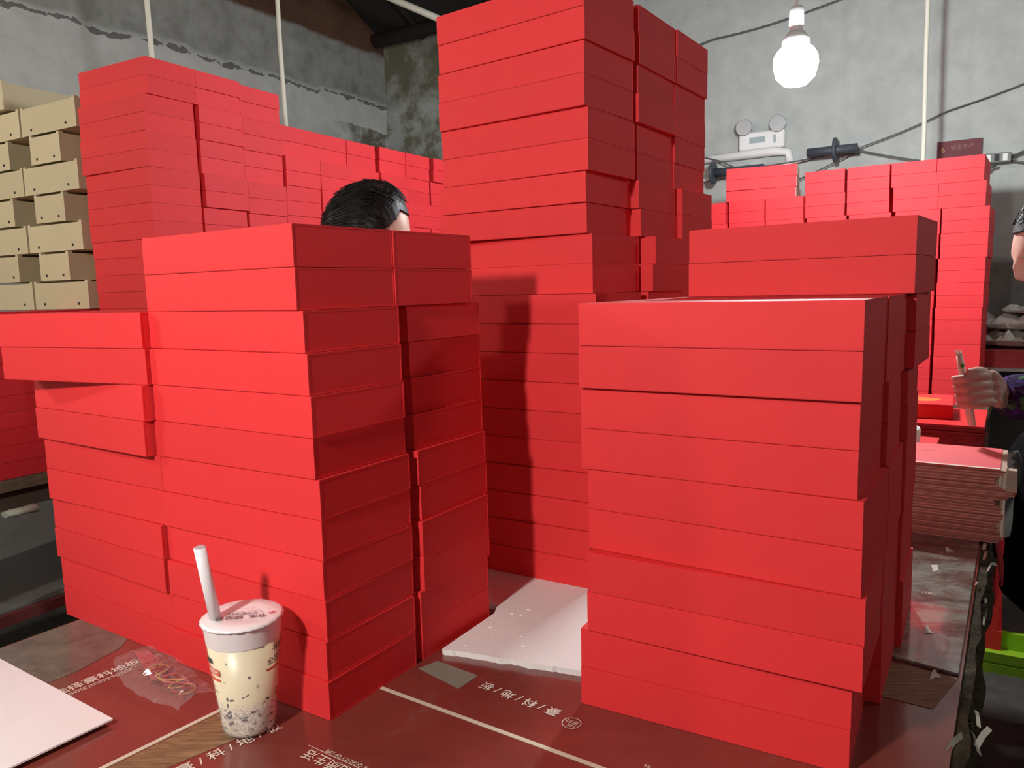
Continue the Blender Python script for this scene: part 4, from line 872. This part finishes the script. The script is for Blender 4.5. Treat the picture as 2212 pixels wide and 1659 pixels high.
for i, (u_, v_, z_, lx, ly, lz, lab) in enumerate(((.16, .16, 0, .36, .28, .070, 'crumpled foil bag, lowest left in the foil heap'), (.53, .16, 0, .36, .28, .072, 'crumpled foil bag, lowest right in the foil heap'),
        (.18, .16, .074, .38, .27, .064, 'crumpled foil bag, middle of the foil heap at the left'), (.56, .16, .076, .36, .27, .064, 'crumpled foil bag, middle of the foil heap at the right'), (.30, .16, .142, .42, .26, .040, 'flat clear foil bag on top of the foil heap'))):
    q = q0 + a3 * u_ + b3 * v_; foil_bag((q.x, q.y, q0.z + z_), lx, ly, lz, i * 7 + 1, lab, -32 + 4 * (i % 3 - 1))
cl = MB(); nx, ny = 18, 10; vs_ = []
for s_ in (0, 1):
    for i in range(nx):
        for j in range(ny):
            u_, v_ = i / (nx - 1), j / (ny - 1); x_ = .02 + .42 * u_; y_ = .02 + .22 * v_
            vs_.append((x_, y_, (.012 + .035 * abs(noise.noise(Vector((u_ * 4, v_ * 4, 3)))) + .03 * math.sin(u_ * PI * .9)) * (1 - s_ * .25)))
fs = []
for s_ in (0, 1):
    o_ = s_ * nx * ny
    for i in range(nx - 1):
        for j in range(ny - 1): fs.append((o_ + i * ny + j, o_ + (i + 1) * ny + j, o_ + (i + 1) * ny + j + 1, o_ + i * ny + j + 1))
cl.add(vs_, fs, smooth=True); q = q0 + a3 * .20 + b3 * .07
o = cl.build('red_cloth', mat('crimson_cloth', (.38, .012, .03), .7), loc=(q.x, q.y, q0.z + .184), rotz=rad(-32)); tag(o, 'crimson cloth crumpled on top of the foil bags', 'cloth')

# ------------------------------------------------------------------ left side table and what lies under it
side_m = mat('worn_plank', (.16, .12, .075), .75)
v = texco(side_m, (1, 8, 8)); f = noise_tex(side_m, v, 8, 6, .7); setc(side_m, ramp(side_m, f, [(.3, (.07, .05, .03)), (.7, (.24, .18, .11))]))
st_ = thing('side_table', 'worn plank bench under the dark red boxes at the left edge', 'table', (-1.477, 2.161, -.0105), rad(60))
MB().bbox((-.55, .0, -.035), (1.2, .62, 0)).build('bench_plank', side_m, st_); MB().bbox((-.55, .05, -.10), (1.2, .09, -.036)).build('apron_rail', leg_m, st_)
for q in ((-.5, .06), (1.15, .06), (-.5, .56), (1.15, .56)): MB().bbox((q[0] - .025, q[1] - .025, -.749), (q[0] + .025, q[1] + .025, -.035)).build('leg', leg_m, st_)
# low platform that carries the far left wall of boxes
pa, pb = ab(-29.5); pc = Vector((-.965, 2.16, 0))
pf = thing('platform', 'low wooden platform under the far left wall of red boxes', 'table', (pc.x, pc.y, -.0105), rad(-29.5))
MB().bbox((-.33, -.03, -.04), (.02, 1.85, 0)).build('platform_board', side_m, pf)
for q in ((-.31, 0), (0, 0), (-.31, 1.8), (0, 1.8)): MB().bbox((q[0] - .02, q[1] - .02, -.749), (q[0] + .02, q[1] + .02, -.04)).build('leg', leg_m, pf)
qa, qb = ab(-35); qc = Vector((1.83, 2.97, 0))
pf = thing('platform', 'wooden platform under the far right wall of red boxes', 'table', (qc.x, qc.y, -.0005), rad(-35))
MB().bbox((-1.25, -.03, -.04), (.03, .33, 0)).build('platform_board', side_m, pf)
for q in ((-1.2, .02), (0, .02), (-1.2, .3), (0, .3)): MB().bbox((q[0] - .02, q[1] - .02, -.759), (q[0] + .02, q[1] + .02, -.04)).build('leg', leg_m, pf)
# clutter under the bench
lowz = -.34
sf = thing('low_shelf', 'low dark shelf under the bench at the left edge', 'shelf', (-1.36, 2.02, lowz), rad(60))
MB().bbox((-.55, .0, -.03), (.8, .5, 0)).build('shelf_board', mat('maroon_board', (.10, .015, .015), .6), sf)
for q in ((-.5, .04), (.75, .04), (-.5, .46), (.75, .46)): MB().bbox((q[0] - .02, q[1] - .02, -.42), (q[0] + .02, q[1] + .02, -.03)).build('leg', leg_m, sf)
gs = MB(); nx = 14; vs_ = []
for i in range(nx):
    t = i / (nx - 1); vs_ += [(-.42 + .9 * t, .02, .004 + .014 * abs(math.sin(t * 7))), (-.42 + .9 * t, .40, .03 + .016 * abs(math.sin(t * 5))), (-.42 + .9 * t, .40, .0), (-.42 + .9 * t, .02, .0)]
fs = []
for i in range(nx - 1):
    for k in range(4): fs.append((4 * i + k, 4 * i + (k + 1) % 4, 4 * i + 4 + (k + 1) % 4, 4 * i + 4 + k))
fs += [(0, 1, 2, 3), tuple(4 * (nx - 1) + k for k in (3, 2, 1, 0))]
gs.add(vs_, fs, smooth=False); o = gs.build('grey_film', mat('grey_film', (.12, .115, .10), .4), loc=(-1.36, 2.02, lowz + .0005), rotz=rad(60)); tag(o, 'grey wrinkled plastic sheet on the low shelf at the left edge', 'film')
cc = thing('clear_cup', 'crushed clear wrapper just under the bench plank at the left edge', 'wrapper', (-1.40, 2.10, -.085), rad(60)); cc.scale = (1, .8, .38)
MB().lathe([(.022, -.03), (.030, -.01), (.026, .02), (.034, .05)], 12, rot=Matrix.Rotation(PI / 2, 3, 'Y')).build('wrapper_film', mat('wrapper_film', (.32, .33, .27), .2), cc)
for c_ in ((-1.15, 1.78, 0), (-1.09, 1.70, 1)):
    pass
for i in range(3):
    mb = MB(); mb.bbox((-.20, 0, 0), (0, .30, .12)); o = mb.build('red_carton', red_tray, bevel=.001, loc=(-1.00, 1.72, -.76 + i * .121), rotz=rad(-33 + pk.uniform(-1, 1)))
    tag(o, '%s red carton of the dark floor pile between bench and table' % ORD[2 - i], 'box', 'dark red cartons on the floor at the left')
# ------------------------------------------------------------------ people
def eval_mesh(o):
    dg = bpy.context.evaluated_depsgraph_get(); dg.update(); me = bpy.data.meshes.new_from_object(o.evaluated_get(dg)); return me
def skin_chain(pts, edges, radii, sub=2, root=0):
    me = bpy.data.meshes.new('s'); me.from_pydata([tuple(p) for p in pts], edges, []); o = bpy.data.objects.new('s', me); coll.objects.link(o)
    o.modifiers.new('k', 'SKIN')
    if not me.skin_vertices: me.skin_vertices.new() if hasattr(me.skin_vertices, 'new') else None
    for i, r in enumerate(radii):
        sv = me.skin_vertices[0].data[i]; sv.radius = (r, r) if not isinstance(r, tuple) else r; sv.use_root = (i == root)
    s = o.modifiers.new('d', 'SUBSURF'); s.levels = sub; s.render_levels = sub
    m2 = eval_mesh(o); bpy.data.objects.remove(o); bpy.data.meshes.remove(me); return m2
def head_mesh(R_, c, sx=.074, sy=.094, sz=.115):
    bm = bmesh.new(); bmesh.ops.create_icosphere(bm, subdivisions=5, radius=1)
    G = lambda p, q, s: math.exp(-((p - Vector(q)).length / s) ** 2)
    for v_ in bm.verts:
        p = v_.co.copy(); k = 1.0
        q = Vector((p.x * sx, p.y * sy, p.z * sz))
        if p.z < -.1: q.x *= 1 - .30 * (-p.z - .1); q.y *= 1 - .10 * (-p.z - .1)
        d = Vector((0, 1, 0))
        q += d * .020 * G(p, (0, .98, -.22), .13) + d * .012 * G(p, (0, .98, .0), .12) + d * .005 * (G(p, (.3, .9, .18), .2) + G(p, (-.3, .9, .18), .2))
        q -= d * .008 * (G(p, (.32, .92, -.02), .15) + G(p, (-.32, .92, -.02), .15))
        q += d * .006 * (G(p, (0, .88, -.50), .14)) + d * .010 * G(p, (0, .72, -.80), .22) - d * .004 * G(p, (0, .87, -.56), .05)
        for s_ in (1, -1):
            q += Vector((s_ * .014, -.006, 0)) * G(p, (s_ * 1.0, -.05, -.05), .16)
            q += Vector((s_ * .004, .004, 0)) * G(p, (s_ * .6, .72, -.25), .2)
        v_.co = R_ @ q + c
    me = bpy.data.meshes.new('h'); bm.to_mesh(me); bm.free(); return me
def merge_body(meshes, name, m_, parent, vox=.0045):
    bm = bmesh.new()
    for me in meshes: bm.from_mesh(me)
    me = bpy.data.meshes.new(name); bm.to_mesh(me); bm.free()
    o = bpy.data.objects.new('t', me); coll.objects.link(o)
    r = o.modifiers.new('r', 'REMESH'); r.mode = 'VOXEL'; r.voxel_size = vox; r.use_smooth_shade = True
    s = o.modifiers.new('s', 'SMOOTH'); s.iterations = 2; s.factor = .5
    m2 = eval_mesh(o); bpy.data.objects.remove(o)
    bm = bmesh.new(); bm.from_mesh(m2); bm.verts.ensure_lookup_table(); seen = set(); comps = []
    for v_ in bm.verts:
        if v_ in seen: continue
        st = [v_]; seen.add(v_); cp = []
        while st:
            q = st.pop(); cp.append(q)
            for e_ in q.link_edges:
                u_ = e_.other_vert(q)
                if u_ not in seen: seen.add(u_); st.append(u_)
        comps.append(cp)
    comps.sort(key=len); print('COMPS', name, [len(q) for q in comps][-6:])
    for cp in comps[:-1]: bmesh.ops.delete(bm, geom=cp, context='VERTS')
    bm.to_mesh(m2); bm.free(); return link(name, m2, m_, parent)
def hair_cap(R_, c, m_, parent, seed, face_z=.35, part=0.0, vol=1.10, front=.62, n_strand=420, strand_len=(.05, .11), r_=.0008, sx=.074, sy=.094, sz=.115, name='hair', frizz=1.0):
    """hair shell with combed relief plus individual strands that follow it; the face (local +y) stays free"""
    bm = bmesh.new(); bmesh.ops.create_icosphere(bm, subdivisions=6, radius=1); rs = random.Random(seed)
    for v_ in bm.verts:
        p = v_.co.normalized(); comb = noise.noise(Vector((p.x * 26, p.z * 3 + p.y * 2, seed))) * .010 + noise.noise(Vector((p.x * 60, p.z * 5, seed + 4))) * .005
        comb *= frizz; k = vol * (1 + .03 * frizz * noise.noise(p * 2.3 + Vector((seed, 0, 0)))) + comb * 1.3 - part * math.exp(-((p.y + .16) / .10) ** 2) * max(0, p.z)
        w_ = min(1, max(0, (p.y - (front - .40)) / .40)) * min(1, max(0, (face_z + .60 - p.z) / .35))
        k = k * (1 - w_) + (1.045 + comb * .5) * w_
        q = Vector((p.x * sx * k, p.y * sy * k * (1.06 if p.y < 0 else 1), p.z * sz * k)) + Vector((0, -.004, .004)) * (1 - w_)
        v_.co = q
    kill = [f_ for f_ in bm.faces if (lambda q: q.y / sy > front - .55 * max(0, -(q.z / sz - face_z)) and q.z / sz < face_z + .22 or q.z / sz < -.72)(f_.calc_center_median())]
    bmesh.ops.delete(bm, geom=kill, context='FACES')
    for v_ in bm.verts: v_.co = R_ @ v_.co + c
    for f_ in bm.faces: f_.smooth = True
    me = bpy.data.meshes.new(name); bm.to_mesh(me); bm.free(); o = link(name, me, m_, parent); sd = o.modifiers.new('t', 'SOLIDIFY'); sd.thickness = .0015; sd.offset = -1
    mb = MB()
    for i in range(n_strand):
        th = rs.uniform(0, 2 * PI); ph = math.acos(rs.uniform(-.35, 1)); p = Vector((math.sin(ph) * math.cos(th), math.sin(ph) * math.sin(th), math.cos(ph)))
        if p.y > front - .05 and p.z < face_z + .25: continue
        le = rs.uniform(*strand_len); ps = []; axis = Vector((p.x * .25 + rs.uniform(-.25, .25) * (frizz - 1), -.85 + rs.uniform(-.3, .3) * (frizz - 1), (-.25 if p.y < 0 else .15) + rs.uniform(-.3, .3) * (frizz - 1))); dev = rs.uniform(-.06, .06) * frizz
        for k in range(7):
            t = k / 6; q = (p + axis * (t * le / .10)).normalized(); vv = vol + .012 + dev * .3 * t + (.05 * t * t if i % 6 == 0 else 0)
            ps.append(R_ @ (Vector((q.x * sx * vv, q.y * sy * vv * (1.06 if q.y < 0 else 1), q.z * sz * vv)) + Vector((0, -.004, .004))) + c)
        mb.tube([tuple(q) for q in ps], r_, 4)
    h = mb.build('hair_strands', m_, o); h['kind'] = 'stuff'; return o
def face_bits(R_, c, parent, seed=0):
    for s_ in (1, -1):
        q = R_ @ Vector((s_ * .030, .078, -.002)) + c
        mb = MB(); mb.lathe([(.0115 * math.cos(a_), .0115 * math.sin(a_)) for a_ in [PI * (k / 8 - .5) for k in range(9)]], 14, c=tuple(q), caps=False); mb.build('eye', mat('eye_white%d%d' % (seed, s_), (.6, .57, .53), .2), parent)
        q = R_ @ Vector((s_ * .030, .0875, -.004)) + c; mb = MB(); mb.lathe([(.0045 * math.cos(a_), .0045 * math.sin(a_)) for a_ in [PI * (k / 6 - .5) for k in range(7)]], 10, c=tuple(q), caps=False); mb.build('iris', black, parent)
        ps = [R_ @ Vector((s_ * x, .090 - abs(x - .03) * .35, .021 - abs(x - .028) * .2)) + c for x in (.016, .024, .032, .042)]
        MB().tube([tuple(p) for p in ps], [.001, .0018, .0016, .0008], 6).build('eyebrow', hair_m, parent)
    ps = [R_ @ Vector((x, .0865 - abs(x) * .28, -.060 - (x * x) * 3)) + c for x in (-.022, -.012, 0, .012, .022)]
    MB().tube([tuple(p) for p in ps], [.001, .0035, .0040, .0035, .001], 8).build('lips', mat('lips%d' % seed, (.35, .12, .10), .45), parent)
def finger(pts, r0, r1):
    n_ = len(pts); return skin_chain(pts, [(i, i + 1) for i in range(n_ - 1)], [r0 + (r1 - r0) * i / (n_ - 1) for i in range(n_)], 2)
def relaxed_hand(wr, d, nrm, side):
    """palm and five slightly curled fingers; d = pointing direction, nrm = back of the hand"""
    d = Vector(d).normalized(); nrm = Vector(nrm).normalized(); t = d.cross(nrm).normalized() * side; out = []
    pts = [wr, wr + d * .035, wr + d * .075]; 
    for k in (-.024, -.008, .008, .024): out.append(skin_chain([wr + d * .005, wr + d * .04 + t * k * .8, wr + d * .082 + t * k], [(0, 1), (1, 2)], [.014, .013, .011], 2))
    for k, le in ((-.027, .060), (-.009, .076), (.009, .082), (.027, .072)):
        b_ = wr + d * .080 + t * k; out.append(finger([b_, b_ + d * le * .4 - nrm * .006, b_ + d * le * .7 - nrm * .020, b_ + d * le * .85 - nrm * .038], .0088, .0068))
    b_ = wr + d * .022 + t * .028; out.append(finger([b_, b_ + d * .024 + t * .018 - nrm * .006, b_ + d * .050 + t * .026 - nrm * .012, b_ + d * .068 + t * .022 - nrm * .018], .0110, .0078)); return out
# --- woman behind the left stack
hcA = Vector((-.335, 1.885, .635))
yawA = Matrix.Rotation(rad(-83), 3, 'Z') @ Matrix.Rotation(rad(-24), 3, 'X')    # local +y (face) turned to the right, tilted down
pa_ = thing('person', 'person with dark parted hair bending behind the left table stack', 'person', (-.44, 1.93, -.76))
inv = Matrix.Translation(-Vector((-.44, 1.93, -.76)))
V = Vector
bA = [V((-.47, 1.94, .12)), V((-.46, 1.94, .26)), V((-.43, 1.93, .40)), V((-.40, 1.915, .50)), V((-.375, 1.90, .56)),
      V((-.42, 1.79, .43)), V((-.36, 1.68, .25)), V((-.20, 1.74, .12)), V((-.44, 2.08, .43)), V((-.38, 2.15, .22)), V((-.22, 2.03, .12)),
      V((-.47, 1.86, .04)), V((-.46, 1.86, -.34)), V((-.47, 1.86, -.70)), V((-.47, 2.02, .04)), V((-.46, 2.03, -.34)), V((-.47, 2.03, -.70)), V((-.36, 1.86, -.735)), V((-.36, 2.03, -.735))]
eA = [(0, 1), (1, 2), (2, 3), (3, 4), (2, 5), (5, 6), (6, 7), (2, 8), (8, 9), (9, 10), (0, 11), (11, 12), (12, 13), (0, 14), (14, 15), (15, 16), (13, 17), (16, 18)]
rA = [(.13, .11), (.11, .09), (.12, .09), .055, .050, .050, .040, .026, .050, .040, .026, .085, .055, .038, .085, .055, .038, .030, .030]
ms = [skin_chain(bA, eA, rA), head_mesh(yawA, hcA)] + relaxed_hand(bA[7], (.9, .1, -.35), (.3, 0, .95), 1) + relaxed_hand(bA[10], (.9, -.25, -.35), (.3, 0, .95), -1)
body = merge_body(ms, 'body', skin, pa_); body.matrix_parent_inverse = inv
o = link('jacket', skin_chain(bA[:3] + [bA[3] * .5 + bA[2] * .5] + [bA[5], bA[6], bA[7] * .85 + bA[6] * .15, bA[8], bA[9], bA[10] * .85 + bA[9] * .15], [(0, 1), (1, 2), (2, 3), (2, 4), (4, 5), (5, 6), (2, 7), (7, 8), (8, 9)], [(.155, .135), (.14, .115), (.145, .115), .070, .068, .055, .040, .068, .055, .040]), mat('jacket_navy', (.03, .035, .06), .8), pa_); o.matrix_parent_inverse = inv
o = link('trousers', skin_chain([bA[0], bA[11], bA[12], V((-.47, 1.86, -.66)), bA[14], bA[15], V((-.47, 2.03, -.66))], [(0, 1), (1, 2), (2, 3), (0, 4), (4, 5), (5, 6)], [(.15, .13), .10, .072, .058, .10, .072, .058]), black, pa_); o.matrix_parent_inverse = inv
for x in (.0, .17): o = link('shoe', skin_chain([V((-.49, 1.86 + x, -.722)), V((-.40, 1.86 + x, -.725)), V((-.33, 1.86 + x, -.732))], [(0, 1), (1, 2)], [.038, .038, .030]), black, pa_); o.matrix_parent_inverse = inv
h = hair_cap(yawA, hcA, hair_m, pa_, 3, face_z=.52, part=.17, vol=1.13, front=.50, n_strand=700, strand_len=(.05, .13)); h.matrix_parent_inverse = inv
o = bpy.data.objects.new('face', None); bpy.data.objects.remove(o)
face_bits(yawA, hcA, pa_, 1)
for c_ in pa_.children:
    if c_.name.split('.')[0] in ('eye', 'iris', 'eyebrow', 'lips'): c_.matrix_parent_inverse = inv
# --- worker at the right edge
hcB = Vector((1.262, 1.775, .560))
yawB = Matrix.Rotation(rad(78), 3, 'Z') @ Matrix.Rotation(rad(-22), 3, 'X')
bp = Vector((1.36, 1.86, -.76)); inv = Matrix.Translation(-bp)
pb_ = thing('person', 'person at the right edge in black with purple sleeve, holding a stick', 'person', tuple(bp))
bB = [V((1.44, 1.86, .02)), V((1.44, 1.86, .18)), V((1.40, 1.85, .34)), V((1.33, 1.82, .43)), V((1.295, 1.795, .49)),
      V((1.345, 1.71, .36)), V((1.30, 1.650, .235)), V((1.060, 1.643, .247)), V((1.45, 1.97, .36)), V((1.56, 1.99, .14)), V((1.50, 1.86, -.02)),
      V((1.46, 1.77, -.06)), V((1.48, 1.77, -.38)), V((1.50, 1.77, -.70)), V((1.46, 1.95, -.06)), V((1.48, 1.95, -.38)), V((1.50, 1.95, -.70)), V((1.40, 1.77, -.735)), V((1.40, 1.95, -.735))]
rB = [(.13, .11), (.12, .10), (.13, .09), .055, .050, .055, .044, .027, .052, .042, .028, .088, .060, .040, .088, .060, .040, .030, .030]
ax0, ax1 = V((.9555, 1.632, .337)), V((.9795, 1.614, .187)); axd = (ax1 - ax0).normalized(); mid = V((.9672, 1.6232, .262))
RX = V((1, .1, .06)).normalized(); RY = axd.cross(RX).normalized()
if RY.y > 0: RY = -RY     # towards the viewer
hand = [skin_chain([bB[7] + V((.02, 0, 0)), bB[7] + V((-.012, 0, .004)), V((1.018, 1.634, .262))], [(0, 1), (1, 2)], [.027, .026, .026], 2)]
for i, s_ in enumerate((-.027, -.008, .011, .029)):
    ctr = mid + axd * s_; k = (1.0, 1.06, 1.0, .86)[i]
    K = ctr + RX * .052 + RY * .012
    hand.append(skin_chain([bB[7] + V((.0, 0, 0)) + axd * s_ * .5, ctr + RX * .068 * .9 + RY * .006, K], [(0, 1), (1, 2)], [.018, .0150, .0120], 2))
    hand.append(finger([K, ctr + RX * .024 * k + RY * .0195, ctr - RX * .0105 * k + RY * .0165, ctr - RX * .0185 + RY * .001, ctr - RX * .0125 - RY * .0135, ctr + RX * .006 - RY * .0165], .0108, .0076))
tb = mid + axd * -.036
hand.append(finger([V((1.030, 1.632, .270)), tb + RX * .046 + RY * .006, tb + RX * .020 + RY * .018 - axd * .004, tb - RX * .004 + RY * .0165 - axd * .002], .0135, .0085))
ms = [skin_chain(bB, eA, rB), head_mesh(yawB, hcB)] + hand + relaxed_hand(bB[10], (-.3, -.5, -.8), (.6, -.8, 0), 1)
body = merge_body(ms, 'body', skin_b, pb_, .0036); body.matrix_parent_inverse = inv
fleece = mat('purple_fleece', (.06, .01, .12), .95)
v = texco(fleece); f = noise_tex(fleece, v, 26, 5, .7, .6); f2_ = noise_tex(fleece, v, 17, 3, .6)
setc(fleece, mixc(fleece, ramp(fleece, f2_, [(.60, (0, 0, 0)), (.66, (1, 1, 1))]), ramp(fleece, f, [(.35, (.008, .004, .012)), (.5, (.035, .008, .10)), (.6, (.12, .03, .30)), (.7, (.02, .01, .03))]), (.10, .32, .12)))
bump(fleece, noise_tex(fleece, v, 160, 4, .8), 1.0, .008)
o = link('sleeve', skin_chain([bB[5], bB[6], V((1.17, 1.643, .240)), V((1.080, 1.643, .243)), V((1.052, 1.643, .245))], [(0, 1), (1, 2), (2, 3), (3, 4)], [.066, .064, .060, .052, .044]), fleece, pb_); o.matrix_parent_inverse = inv; o['label'] = 'purple and green speckled fleece sleeve'
jk = link('jacket', skin_chain(bB[:3] + [bB[3] * .6 + bB[2] * .4, bB[5] * .8 + bB[2] * .2, bB[8], bB[9], bB[10] * .8 + bB[9] * .2], [(0, 1), (1, 2), (2, 3), (2, 4), (2, 5), (5, 6), (6, 7)], [(.165, .14), (.15, .13), (.15, .12), .085, .070, .070, .058, .045]), black_cloth, pb_); jk.matrix_parent_inverse = inv
o = link('collar', skin_chain([V((1.285, 1.80, .455)), V((1.25, 1.775, .435)), V((1.225, 1.765, .405))], [(0, 1), (1, 2)], [.040, .030, .016]), mat('glossy_black', (.01, .01, .012), .25), pb_); o.matrix_parent_inverse = inv
MB().lathe([(.0085, 0), (.0085, .002), (.004, .003)], 14, c=(1.212, 1.745, .425), rot=V((-.4, -.9, 0)).to_track_quat('Z', 'Y').to_matrix()).build('snap_button', steel, o)
o = link('apron', skin_chain([V((1.42, 1.86, .16)), V((1.40, 1.86, -.05)), V((1.40, 1.86, -.25)), V((1.42, 1.86, -.36))], [(0, 1), (1, 2), (2, 3)], [(.17, .16), (.19, .18), (.20, .19), (.17, .16)]), black_cloth, pb_); o.matrix_parent_inverse = inv
o = link('trousers', skin_chain([bB[0], bB[11], bB[12], V((1.50, 1.77, -.66)), bB[14], bB[15], V((1.50, 1.95, -.66))], [(0, 1), (1, 2), (2, 3), (0, 4), (4, 5), (5, 6)], [(.15, .13), .10, .074, .058, .10, .074, .058]), black_cloth, pb_); o.matrix_parent_inverse = inv
for x in (.0, .18): o = link('shoe', skin_chain([V((1.53, 1.77 + x, -.722)), V((1.45, 1.77 + x, -.725)), V((1.37, 1.77 + x, -.732))], [(0, 1), (1, 2)], [.038, .038, .030]), black, pb_); o.matrix_parent_inverse = inv
h = hair_cap(yawB, hcB, hair_g, pb_, 8, face_z=.42, part=0, vol=1.09, front=.62, n_strand=1700, strand_len=(.03, .09), r_=.0009, frizz=2.6); h.matrix_parent_inverse = inv
face_bits(yawB, hcB, pb_, 2)
for c_ in pb_.children:
    if c_.name.split('.')[0] in ('eye', 'iris', 'eyebrow', 'lips'): c_.matrix_parent_inverse = inv
sk_m = mat('bamboo', (.80, .69, .56), .5)
st2 = thing('scraper_stick', 'pale stick with a frayed top and green dot, gripped in a fist', 'stick', tuple(mid))
q0_, q1_ = ax0 - mid, ax1 - mid
pts = [q0_ + (q1_ - q0_) * (i / 6) for i in range(7)]
MB().tube([tuple(p) for p in pts], [.0060, .0070, .0075, .0075, .0080, .0085, .0070], 12).build('handle', sk_m, st2)
mb = MB()
for i in range(14):
    a_ = i * .45; e_ = V((math.cos(a_), math.sin(a_), 0)) * .0045
    mb.tube([tuple(q0_ + e_), tuple(q0_ + e_ * 1.4 - axd * random.uniform(.006, .014))], [.0011, .0004], 4)
o = mb.build('frayed_tip', mat('frayed_fibre', (.75, .70, .62), .7), st2)
MB().lathe([(.0042, 0), (.0042, .0006)], 14, c=tuple(q0_ + axd * .022 + V((-.2, -1, 0)).normalized() * .0070), rot=V((-.2, -1, 0)).to_track_quat('Z', 'Y').to_matrix()).build('green_dot', mat('green_dot', (.12, .30, .02), .4), st2)
